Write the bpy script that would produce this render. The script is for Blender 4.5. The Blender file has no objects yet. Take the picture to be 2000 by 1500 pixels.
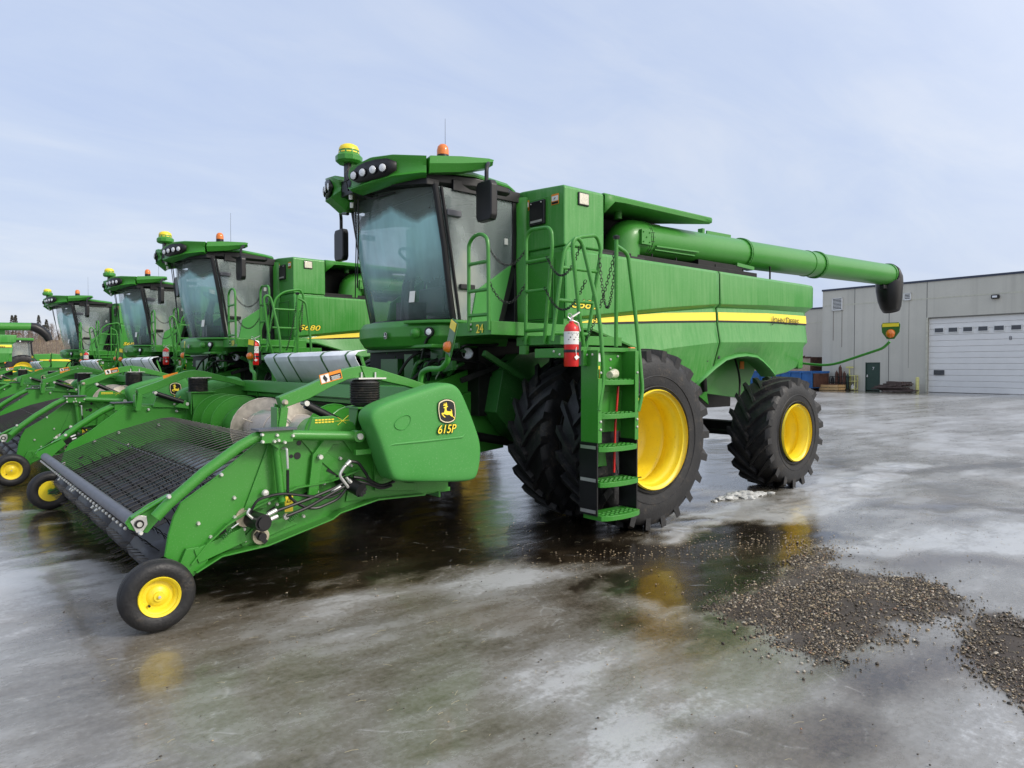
import bpy, math, random
from mathutils import Vector, Matrix, noise
random.seed(7)
sc = bpy.context.scene
COL = sc.collection
PI = math.pi
R = math.radians

# ---------------------------------------------------------------- materials
def nmat(name):
    m = bpy.data.materials.new(name); m.use_nodes = True
    nt = m.node_tree; nt.nodes.clear()
    out = nt.nodes.new('ShaderNodeOutputMaterial')
    p = nt.nodes.new('ShaderNodeBsdfPrincipled')
    nt.links.new(p.outputs[0], out.inputs[0])
    return m, nt, p, out
def N(nt, t, **k):
    n = nt.nodes.new(t)
    for a, b in k.items(): setattr(n, a, b)
    return n
def coords(nt, scale, kind='Object', rot=(0,0,0)):
    tc = N(nt, 'ShaderNodeTexCoord'); mp = N(nt, 'ShaderNodeMapping')
    mp.inputs['Scale'].default_value = scale; mp.inputs['Rotation'].default_value = rot
    nt.links.new(tc.outputs[kind], mp.inputs[0]); return mp.outputs[0]
def noisen(nt, vec, scale=1, detail=4, rough=.55, dist=0):
    n = N(nt, 'ShaderNodeTexNoise'); n.inputs['Scale'].default_value = scale
    n.inputs['Detail'].default_value = detail; n.inputs['Roughness'].default_value = rough
    n.inputs['Distortion'].default_value = dist
    nt.links.new(vec, n.inputs['Vector']); return n.outputs[0]
def ramp(nt, fac, stops):
    r = N(nt, 'ShaderNodeValToRGB'); e = r.color_ramp.elements
    while len(e) < len(stops): e.new(.5)
    for i, (p, c) in enumerate(stops):
        e[i].position = p; e[i].color = tuple(c)+(1,) if len(c) == 3 else c
    nt.links.new(fac, r.inputs[0]); return r.outputs[0]
def mix(nt, fac, a, b, mode='MIX'):
    m = N(nt, 'ShaderNodeMix', data_type='RGBA', blend_type=mode)
    for s, v in ((0, fac), (6, a), (7, b)):
        if isinstance(v, (int, float)): m.inputs[s].default_value = v
        elif isinstance(v, tuple): m.inputs[s].default_value = v+(1,) if len(v) == 3 else v
        else: nt.links.new(v, m.inputs[s])
    return m.outputs[2]
def math_(nt, op, a, b=None, clamp=False):
    m = N(nt, 'ShaderNodeMath', operation=op, use_clamp=clamp)
    for i, v in enumerate((a, b)):
        if v is None: continue
        if isinstance(v, (int, float)): m.inputs[i].default_value = v
        else: nt.links.new(v, m.inputs[i])
    return m.outputs[0]
def bump(nt, p, h, dist=.01, strength=1):
    b = N(nt, 'ShaderNodeBump'); b.inputs['Distance'].default_value = dist
    b.inputs['Strength'].default_value = strength
    nt.links.new(h, b.inputs['Height']); nt.links.new(b.outputs[0], p.inputs['Normal'])
def simple(name, col, rough=.5, metal=0, var=.12, scale=6, bmp=0, spec=.5, emit=0):
    m, nt, p, o = nmat(name)
    v = coords(nt, (scale,)*3)
    n = noisen(nt, v, 1, 5)
    lo = tuple(c*(1-var) for c in col); hi = tuple(min(1, c*(1+var)) for c in col)
    c = ramp(nt, n, [(.3, lo), (.7, hi)])
    nt.links.new(c, p.inputs['Base Color'])
    p.inputs['Roughness'].default_value = rough; p.inputs['Metallic'].default_value = metal
    p.inputs['Specular IOR Level'].default_value = spec
    if bmp: bump(nt, p, noisen(nt, coords(nt, (scale*6,)*3), 1, 4), bmp)
    if emit: p.inputs['Emission Color'].default_value = tuple(col)+(1,); p.inputs['Emission Strength'].default_value = emit
    return m
def paint(name, col, dust=(.30,.46,.26), amt=.25, streak=True, rough=.33, coat=.25):
    """machine paint with a thin dry film of dust that has run down in streaks"""
    m, nt, p, o = nmat(name)
    big = noisen(nt, coords(nt, (1.1,1.1,.9)), 1, 5, .6)
    fine = noisen(nt, coords(nt, (26,26,1.3)), 1, 4, .6)
    spots = noisen(nt, coords(nt, (90,90,90)), 1, 2, .6)
    f = math_(nt, 'MULTIPLY', big, fine) if streak else math_(nt, 'MULTIPLY', big, .5)
    f = ramp(nt, f, [(.14, (0,)*3), (.42, (1,)*3)])
    f = math_(nt, 'MULTIPLY', f, amt*1.6)
    c = mix(nt, f, col, dust)
    c = mix(nt, math_(nt, 'MULTIPLY', ramp(nt, spots, [(.60,(0,)*3),(.72,(1,)*3)]), .12), c, (.5,.55,.45))
    nt.links.new(c, p.inputs['Base Color'])
    r = math_(nt, 'ADD', math_(nt, 'MULTIPLY', f, .5), rough)
    nt.links.new(r, p.inputs['Roughness'])
    p.inputs['Specular IOR Level'].default_value = .4; p.inputs['Coat Weight'].default_value = coat; p.inputs['Coat Roughness'].default_value = .12
    bump(nt, p, noisen(nt, coords(nt, (2.5,2.5,2.5)), 1, 2), .004, .5)
    return m
GRN = (.028,.222,.014)
M = {}
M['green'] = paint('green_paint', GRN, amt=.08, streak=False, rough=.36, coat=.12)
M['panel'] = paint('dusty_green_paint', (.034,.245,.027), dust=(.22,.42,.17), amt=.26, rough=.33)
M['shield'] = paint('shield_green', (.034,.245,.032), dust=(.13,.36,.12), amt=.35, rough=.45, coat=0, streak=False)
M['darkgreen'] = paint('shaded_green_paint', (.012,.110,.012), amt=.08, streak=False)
def yelmat():
    m, nt, p, o = nmat('yellow_paint'); n1 = noisen(nt, coords(nt, (4,4,4)), 1, 6, .65); n2 = noisen(nt, coords(nt, (45,45,45)), 1, 4, .65)
    c = ramp(nt, n1, [(.3,(.80,.60,.020)),(.7,(.88,.70,.035))])
    d = math_(nt, 'MULTIPLY', ramp(nt, n2, [(.60,(0,)*3),(.70,(1,)*3)]), .35); c = mix(nt, d, c, (.30,.20,.06))
    d = math_(nt, 'MULTIPLY', ramp(nt, n1, [(.56,(0,)*3),(.75,(1,)*3)]), .22); c = mix(nt, d, c, (.42,.33,.14))
    nt.links.new(c, p.inputs['Base Color']); p.inputs['Roughness'].default_value = .36; return m
M['yellow'] = yelmat()
M['decal'] = simple('yellow_decal', (.93,.72,.05), .4, var=.04)
M['black'] = simple('black_plastic', (.008,.008,.009), .38, var=.3, spec=.4)
M['mech'] = simple('greasy_metal_and_shadow_black', (.006,.0065,.0055), .55, var=.6, scale=9, spec=.3)
def rubbermat():
    m, nt, p, o = nmat('tyre_rubber')
    n1 = noisen(nt, coords(nt, (5,5,5)), 1, 6, .65); n2 = noisen(nt, coords(nt, (40,40,40)), 1, 3, .6)
    c = ramp(nt, n1, [(.35,(.011,.011,.012)),(.7,(.024,.024,.025))])
    mud = math_(nt, 'MULTIPLY', ramp(nt, n1, [(.54,(0,)*3),(.66,(1,)*3)]), ramp(nt, n2, [(.42,(0,)*3),(.62,(1,)*3)]))
    c = mix(nt, math_(nt, 'MULTIPLY', mud, .55), c, (.085,.068,.050))
    nt.links.new(c, p.inputs['Base Color']); nt.links.new(ramp(nt, n1, [(.3,(.38,)*3),(.7,(.60,)*3)]), p.inputs['Roughness'])
    p.inputs['Specular IOR Level'].default_value = .4; bump(nt, p, n2, .004); return m
M['rubber'] = rubbermat()
M['belt'] = simple('rubber_belt', (.012,.012,.014), .46, var=.4, scale=5, bmp=.003)
M['steel'] = simple('zinc_steel', (.62,.62,.60), .35, .8, var=.15)
M['bolt'] = simple('zinc_bolt', (.60,.60,.55), .4, .35, var=.15)
M['alu'] = simple('dull_aluminium', (.80,.83,.86), .40, .05, var=.12, scale=4)
M['worn'] = simple('worn_bare_steel', (.56,.50,.43), .42, .15, var=.25, scale=14)
def drummat():
    m, nt, p, o = nmat('half_worn_drum_paint'); n1 = noisen(nt, coords(nt, (2.2,1.2,2.2)), 1, 6, .6, .8)
    c = ramp(nt, n1, [(.36,(.05,.23,.08)),(.46,(.26,.33,.27)),(.54,(.42,.38,.33)),(.66,(.50,.45,.38))]); c = mix(nt, math_(nt,'MULTIPLY',ramp(nt, noisen(nt, coords(nt,(60,60,60)),1,3,.6),[(.58,(0,)*3),(.68,(1,)*3)]),.6), c, (.10,.07,.04))
    nt.links.new(c, p.inputs['Base Color']); p.inputs['Roughness'].default_value = .45; return m
M['drum'] = drummat()
M['wetbelt'] = simple('wet_grey_belt', (.10,.105,.115), .22, var=.35, scale=6)
M['rod'] = simple('wet_black_wire', (.020,.020,.022), .30, .3, var=.3)
M['grey'] = simple('grey_tube_paint', (.085,.088,.105), .42, var=.2)
M['white'] = simple('white_label', (.75,.75,.72), .5, var=.05)
M['cream'] = simple('cream_decal', (.86,.76,.48), .5, var=.04)
M['orange'] = simple('orange_label', (.80,.25,.01), .45, var=.06)
M['red'] = simple('red_enamel', (.60,.012,.010), .28, var=.12)
M['brass'] = simple('brass_grey', (.45,.40,.30), .4, .5, var=.3, scale=20)
def lens(name, col, rough=.2):
    m, nt, p, o = nmat(name)
    c = ramp(nt, noisen(nt, coords(nt, (60,60,60)), 1, 2), [(.35, tuple(v*.75 for v in col)), (.65, col)])
    nt.links.new(c, p.inputs['Base Color']); p.inputs['Roughness'].default_value = rough
    p.inputs['Coat Weight'].default_value = .6; return m
M['amber'] = lens('amber_lens', (.85,.20,.008)); M['lamp'] = lens('clear_lamp_lens', (.86,.88,.90), .12)
M['beige'] = lens('cream_lamp_lens', (.70,.66,.52)); M['redlens'] = lens('red_lens', (.5,.02,.01))
def glassmat(name, col, alpha, col2):
    m, nt, p, o = nmat(name)
    v = coords(nt, (9,9,1.1)); f = noisen(nt, v, 1, 5, .6)
    c = mix(nt, ramp(nt, f, [(.35,(0,)*3),(.7,(1,)*3)]), col, col2)
    nt.links.new(c, p.inputs['Base Color'])
    a = math_(nt, 'ADD', math_(nt, 'MULTIPLY', ramp(nt, f, [(.3,(0,)*3),(.7,(1,)*3)]), .16), alpha)
    nt.links.new(a, p.inputs['Alpha'])
    p.inputs['Roughness'].default_value = .10; p.inputs['Specular IOR Level'].default_value = .5
    return m
def mist_and_reflection(name):
    """windscreen glass with mist and sky reflection painted into its colour: dense in the middle, clearer towards the headliner and the floor"""
    m, nt, p, o = nmat(name)
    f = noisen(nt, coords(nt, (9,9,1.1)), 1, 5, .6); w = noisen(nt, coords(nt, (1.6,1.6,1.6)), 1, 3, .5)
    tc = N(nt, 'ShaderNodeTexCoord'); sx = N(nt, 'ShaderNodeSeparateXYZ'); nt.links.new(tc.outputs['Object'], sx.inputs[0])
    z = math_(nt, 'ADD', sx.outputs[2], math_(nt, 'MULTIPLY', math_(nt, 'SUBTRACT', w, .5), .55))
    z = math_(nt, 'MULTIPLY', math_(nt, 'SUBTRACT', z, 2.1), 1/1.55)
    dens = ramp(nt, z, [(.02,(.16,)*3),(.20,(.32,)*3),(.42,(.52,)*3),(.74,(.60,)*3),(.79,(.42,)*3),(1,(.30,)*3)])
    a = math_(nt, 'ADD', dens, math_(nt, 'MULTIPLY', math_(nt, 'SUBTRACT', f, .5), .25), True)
    c = ramp(nt, z, [(.0,(.20,.24,.24)),(.30,(.42,.66,.68)),(.5,(.50,.88,.92)),(.74,(.52,.92,.97)),(.80,(.26,.35,.33)),(1,(.26,.32,.28))])  # teal middle band puts sky reflection and mist into the colour
    nt.links.new(c, p.inputs['Base Color']); nt.links.new(a, p.inputs['Alpha']); p.inputs['Roughness'].default_value = .09
    return m
M['glass'] = mist_and_reflection('windscreen_mist_and_reflection')
def doorg():
    m, nt, p, o = nmat('misted_door_glass'); f = noisen(nt, coords(nt, (1.3,1.3,1.0)), 1, 3, .5, .6); g = noisen(nt, coords(nt, (9,9,1.6)), 1, 4, .55)
    c = ramp(nt, f, [(.35,(.20,.24,.24)),(.55,(.36,.42,.41)),(.75,(.56,.56,.46))]); nt.links.new(c, p.inputs['Base Color'])
    a = math_(nt, 'ADD', math_(nt, 'MULTIPLY', f, .75), math_(nt, 'MULTIPLY', g, .18)); nt.links.new(a, p.inputs['Alpha']); p.inputs['Roughness'].default_value = .07; return m
M['doorglass'] = doorg()

# ---------------------------------------------------------------- mesh builder
class MB:
    def __init__(s): s.v = []; s.f = []; s.mi = []; s.fl = []
    def add(s, vs, fs, m=0, flat=False):
        b = len(s.v); s.v += [tuple(v) for v in vs]
        for f in fs: s.f.append([b+i for i in f]); s.mi.append(m); s.fl.append(flat)
        return s
    def box(s, x0, x1, y0, y1, z0, z1, m=0):
        vs = [(x,y,z) for x in (x0,x1) for y in (y0,y1) for z in (z0,z1)]
        return s.add(vs, [(0,1,3,2),(4,6,7,5),(0,4,5,1),(2,3,7,6),(0,2,6,4),(1,5,7,3)], m)
    def obox(s, c, ax, ay, az, m=0):
        c, ax, ay, az = map(Vector, (c, ax, ay, az))
        vs = [c+i*ax+j*ay+k*az for i in (-1,1) for j in (-1,1) for k in (-1,1)]
        return s.add(vs, [(0,1,3,2),(4,6,7,5),(0,4,5,1),(2,3,7,6),(0,2,6,4),(1,5,7,3)], m)
    def bar(s, p0, p1, w, h, up=(0,0,1), m=0):
        p0, p1 = Vector(p0), Vector(p1); d = (p1-p0); a = d.normalized()
        b = a.cross(Vector(up)).normalized(); c = b.cross(a)
        return s.obox((p0+p1)/2, d/2, b*w/2, c*h/2, m)
    def prism(s, ax, pts, a0, a1, m=0):
        n = len(pts)
        def q(p, a):
            return {'y': (p[0], a, p[1]), 'x': (a, p[0], p[1]), 'z': (p[0], p[1], a)}[ax]
        vs = [q(p, a0) for p in pts]+[q(p, a1) for p in pts]
        fs = [list(range(n))[::-1], list(range(n, 2*n))]+[(i, (i+1) % n, n+(i+1) % n, n+i) for i in range(n)]
        return s.add(vs, fs, m)
    def tube(s, path, r, n=8, m=0, cap=True):
        P = [Vector(p) for p in path]; k = len(P); rs = r if isinstance(r, (list, tuple)) else [r]*k
        t = [((P[min(i+1, k-1)]-P[max(i-1, 0)]).normalized()) for i in range(k)]
        a = t[0].orthogonal().normalized(); vs = []; fs = []
        for i in range(k):
            a = (a-t[i]*a.dot(t[i]))
            a = a.normalized() if a.length > 1e-6 else t[i].orthogonal().normalized()
            b = t[i].cross(a)
            for j in range(n):
                w = 2*PI*j/n; vs.append(P[i]+(a*math.cos(w)+b*math.sin(w))*rs[i])
        for i in range(k-1):
            for j in range(n): fs.append((i*n+j, i*n+(j+1) % n, (i+1)*n+(j+1) % n, (i+1)*n+j))
        if cap: fs += [tuple(range(n))[::-1], tuple(range((k-1)*n, k*n))]
        return s.add(vs, fs, m)
    def cyl(s, p0, p1, r0, r1=None, n=16, m=0): return s.tube([p0, p1], [r0, r0 if r1 is None else r1], n, m)
    def lathe(s, prof, o, axis, n=32, m=0, closed=False):
        o = Vector(o); ax = Vector(axis).normalized(); a = ax.orthogonal().normalized(); b = ax.cross(a)
        k = len(prof); vs = []; fs = []
        for r, h in prof:
            for j in range(n):
                w = 2*PI*j/n; vs.append(o+ax*h+(a*math.cos(w)+b*math.sin(w))*max(r, 1e-5))
        for i in range(k if closed else k-1):
            i2 = (i+1) % k
            for j in range(n): fs.append((i*n+j, i*n+(j+1) % n, i2*n+(j+1) % n, i2*n+j))
        return s.add(vs, fs, m)
    def disc(s, c, nrm, r, n=16, m=0, t=.004): return s.cyl(c, Vector(c)+Vector(nrm).normalized()*t, r, n=n, m=m)
    def bolts(s, pts, nrm=(0,-1,0), r=.011, m=0):
        nv = Vector(nrm)
        for p in pts: s.tube([Vector(p), Vector(p)+nv*.008, Vector(p)+nv*.013], [r, r, r*.55], 6, m)
        return s
    def grid(s, rows, m=0):
        k = len(rows[0]); vs = [p for r in rows for p in r]
        fs = [(i*k+j, i*k+j+1, (i+1)*k+j+1, (i+1)*k+j) for i in range(len(rows)-1) for j in range(k-1)]
        return s.add(vs, fs, m)
    def mirror(s):
        n = len(s.v); s.v += [(x, -y, z) for x, y, z in s.v]
        s.f += [[n+i for i in f][::-1] for f in s.f]; s.mi += s.mi[:]; s.fl += s.fl[:]; return s
    def build(s, name, mats, parent=None, bevel=0, smooth=True, ang=35, recalc=True, solid=0, label=None):
        me = bpy.data.meshes.new(name); me.from_pydata(s.v, [], s.f)
        if not isinstance(mats, (list, tuple)): mats = [mats]
        for m in mats: me.materials.append(M[m] if isinstance(m, str) else m)
        me.polygons.foreach_set('material_index', s.mi)
        if recalc:
            import bmesh
            bm = bmesh.new(); bm.from_mesh(me); bmesh.ops.recalc_face_normals(bm, faces=bm.faces); bm.to_mesh(me); bm.free()
        if smooth:
            me.polygons.foreach_set('use_smooth', [True]*len(me.polygons))
            if not bevel: me.set_sharp_from_angle(angle=R(ang))
        me.update()
        o = bpy.data.objects.new(name, me); COL.objects.link(o)
        if parent: o.parent = parent
        if solid:
            md = o.modifiers.new('s', 'SOLIDIFY'); md.thickness = solid; md.offset = 0
        if bevel:
            md = o.modifiers.new('b', 'BEVEL'); md.width = bevel; md.segments = 2; md.limit_method = 'ANGLE'
            md.angle_limit = R(30); md.harden_normals = True
        if label: o['label'] = label
        return o
def E(name, loc=(0,0,0), rz=0, parent=None):
    o = bpy.data.objects.new(name, None); COL.objects.link(o); o.location = loc; o.rotation_euler.z = rz
    o.empty_display_size = .1
    if parent: o.parent = parent
    return o
def tag(o, label=None, cat=None, group=None, kind=None):
    for k, v in (('label', label), ('category', cat), ('group', group), ('kind', kind)):
        if v: o[k] = v
    return o
def copy_tree(o, parent=None, skip=()):
    c = o.copy(); COL.objects.link(c)
    if parent: c.parent = parent
    for ch in list(o.children):
        if ch.name.split('.')[0] not in skip: copy_tree(ch, c, skip)
    return c
def glyphs(body, size, shear=0, off=0, ext=.001):
    cu = bpy.data.curves.new('glyphs', 'FONT'); cu.body = body; cu.size = size; cu.shear = shear; cu.extrude = ext; cu.offset = off*size
    o = bpy.data.objects.new('glyphs', cu); COL.objects.link(o); dg = bpy.context.evaluated_depsgraph_get(); me = o.evaluated_get(dg).to_mesh()
    vs = [tuple(v.co) for v in me.vertices]; fs = [tuple(p.vertices) for p in me.polygons]
    bpy.data.objects.remove(o); bpy.data.curves.remove(cu); return vs, fs
def text(parts, name, parent, loc, face='-y', mat='decal', shear=0, width=None, outline=None, bold=.0, side=1):
    """parts: [(string, size)] laid end to end on one base line, centred on loc; one mesh"""
    if isinstance(parts, tuple): parts = [parts]
    b = MB(); x0 = 0; allv = []
    for st, size in parts:
        if st == 'GAP': x0 += size; continue
        vs, fs = glyphs(st, size, shear, bold); mx = max(v[0] for v in vs); mn = min(v[0] for v in vs)
        allv.append(([(v[0]-mn+x0, v[1], v[2]+.0022) for v in vs], fs, 0))
        if outline:
            for k in range(8):
                dx, dy = math.cos(k*PI/4)*size*.05, math.sin(k*PI/4)*size*.05; allv.append(([(v[0]-mn+x0+dx, v[1]+dy, v[2]+.0004*(k%2)) for v in vs], fs, 1))
        x0 += mx-mn+size*.10
    W = x0-parts[-1][1]*.10; kx = (width/W) if width else 1
    for vs, fs, m in allv: b.add([((v[0]-W/2)*kx, v[1], v[2]) for v in vs], fs, m)
    rots = {'-y': (PI/2,0,0), '-x': (PI/2,0,-PI/2), '+y': (PI/2,0,PI)}
    o = b.build(name, [mat]+([outline] if outline else []), parent, smooth=False, recalc=False)
    d = {'-y': Vector((0,-1,0)), '-x': Vector((-1,0,0)), '+y': Vector((0,1,0))}[face]
    o.location = Vector(loc)+d*.003; o.rotation_euler = rots[face]; return o
def arc(pts, n=6):
    """round the corners of a path with short quadratic curves"""
    P = [Vector(p) for p in pts]; out = [P[0]]
    for i in range(1, len(P)-1):
        a, b, c = P[i-1], P[i], P[i+1]; d = min((a-b).length, (c-b).length)*.42
        p, q = b+(a-b).normalized()*d, b+(c-b).normalized()*d
        for k in range(n+1):
            t = k/n; out.append(p*(1-t)**2+b*2*t*(1-t)+q*t*t)
    return out+[P[-1]]
def interp(pts, x):
    if x <= pts[0][0]: return pts[0][1]
    for (a, b), (c, d) in zip(pts, pts[1:]):
        if x <= c: return b+(d-b)*(x-a)/max(c-a, 1e-9)
    return pts[-1][1]

# emblem: a rounded shield with a leaping stag
DEER = [(465,495),(480,525),(520,530),(510,580),(490,640),(480,665),(400,665),(390,690),(420,740),(500,810),(535,815),(530,790),(470,745),(450,705),(520,715),(590,740),(680,735),(720,755),(760,790),(810,800),(860,840),(895,890),(910,870),(880,830),(820,780),(805,720),(795,670),(795,620),(765,570),(735,562),(745,590),(765,620),(740,630),(640,620),(590,610),(580,560),(580,510),(620,485),(635,462),(600,455),(570,455),(530,470)]
ANT = [(445,440),(455,418),(495,420),(463,382),(480,374),(530,410),(503,357),(525,358),(560,408),(550,342),(575,345),(600,400),(600,455),(560,452)]
SHD = [(290,330),(360,285),(440,255),(520,235),(600,228),(690,238),(780,262),(850,295),(905,340),(935,450),(950,560),(958,720),(945,840),(920,925),(860,965),(790,990),(720,1005),(650,1012),(560,1003),(470,978),(395,940),(340,900),(305,800),(285,700),(270,600),(265,500),(272,410)]
def emblem(name, parent, c, w, face='-y', mono=False):
    mb = MB(); cx, cy = 612, 620; k = w/690
    def lay(pts, s, z, m):
        q = [((x-cx)*s*k, -(y-cy)*s*k) for x, y in pts]; vs = []
        for dz in (z, z+.0015):
            for a, b in q:
                vs.append({'-y': (c[0]+a, c[1]-dz, c[2]+b), '-x': (c[0]-dz, c[1]-a, c[2]+b), '+y': (c[0]-a, c[1]+dz, c[2]+b)}[face])
        n = len(q); mb.add(vs, [list(range(n))[::-1], list(range(n, 2*n))]+[(i, (i+1) % n, n+(i+1) % n, n+i) for i in range(n)], m)
    lay(SHD, 1.0, .001, 0); lay(SHD, .94, .003, 1); lay(SHD, .86, .005, 0); lay(DEER, 1, .007, 2); lay(ANT, 1, .007, 2)
    return mb.build(name, ['black', 'cream' if not mono else 'white', 'decal' if not mono else 'white'], parent, smooth=False)

# ---------------------------------------------------------------- wheels
def tyre_mb(R0, W, rr, nl, h, sweep, lw, spin=0):
    mb = MB(); Rc = R0-h
    prof = [(rr, -.40*W),(rr+.03, -.46*W),(rr+.45*(Rc-rr), -.515*W),(Rc-.07, -.50*W),(Rc-.025, -.46*W),(Rc, -.40*W),(Rc+.006, 0),
            (Rc, .40*W),(Rc-.025, .46*W),(Rc-.07, .50*W),(rr+.45*(Rc-rr), .515*W),(rr+.03, .46*W),(rr, .40*W)]
    mb.lathe(prof, (0,0,0), (0,1,0), 72)
    # raised rings on the sidewall
    for rq in (rr+.055, rr+.42*(Rc-rr)):
        for s in (-1, 1): mb.lathe([(rq-.008, s*.50*W),(rq, s*.523*W),(rq+.008, s*.51*W)], (0,0,0), (0,1,0), 72)
    for s in (-1, 1):
        for k in range(nl):
            a0 = 2*PI*k/nl+(PI/nl if s > 0 else 0)+spin; vs = []; T = [0,.2,.45,.7,.9,1.0]
            for t in T:
                y = s*W*(-.035+.545*t); a = a0+sweep*(1-t)**1.15
                top = R0-.004-.018*t**3; bot = Rc-.015 if t < .8 else Rc-.03-.13*(t-.8)/.2*R0
                wb = lw*(.75+.35*t); wt = wb*.66
                yb = y if t < .95 else s*W*.495
                for rad, ww, yy in ((bot, wb, yb), (top, wt, y)):
                    for q in (-1, 1):
                        aa = a+q*ww/2/R0; vs.append((rad*math.cos(aa), yy, rad*math.sin(aa)))
            fs = [(0,1,3,2)]
            for i in range(len(T)-1):
                b = i*4; c = b+4; fs += [(b,b+2,c+2,c),(b+2,b+3,c+3,c+2),(b+3,b+1,c+1,c+3)]
            b = (len(T)-1)*4; fs.append((b,b+1,b+3,b+2)); mb.add(vs, fs)
    return mb
def wheel(name, parent, loc, kind, outer=-1):
    e = E(name, loc, 0, parent)
    if kind == 'front':
        t = wheel.cache.get('f') or tyre_mb(.93, .52, .485, 22, .062, .36, .100)
        prof = [(.50,-.285),(.512,-.265),(.495,-.245),(.472,-.24),(.465,-.20),(.452,-.18),(.435,-.165),(.43,-.06),(.452,-.03),(.455,.0),(.425,.03),(.415,.19),(.36,.235),(.20,.25),(.19,.20),(0,.195)]
        wheel.cache['f'] = t
    else:
        t = wheel.cache.get('r') or tyre_mb(.77, .60, .375, 18, .062, .50, .105, .1)
        prof = [(.385,-.325),(.395,-.30),(.378,-.285),(.355,-.28),(.345,-.25),(.335,-.235),(.325,-.16),(.345,-.14),(.345,-.10),(.318,-.07),(.31,.03),(.24,.06),(.12,.07),(.11,.03),(0,.025)]
        wheel.cache['r'] = t
    t.build('tyre', 'rubber', e, ang=28)
    r = MB(); r.lathe([(a, -outer*b) for a, b in prof], (0,0,0), (0,1,0), 56)
    ro = r.build('rim', 'yellow', e, ang=50)
    if kind == 'front':
        b = MB(); b.tube([(-.20,-.19*1,-.37),(-.20,-.235,-.36)], .006, 6); b.build('valve', 'black', ro)
    return e
wheel.cache = {}

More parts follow.
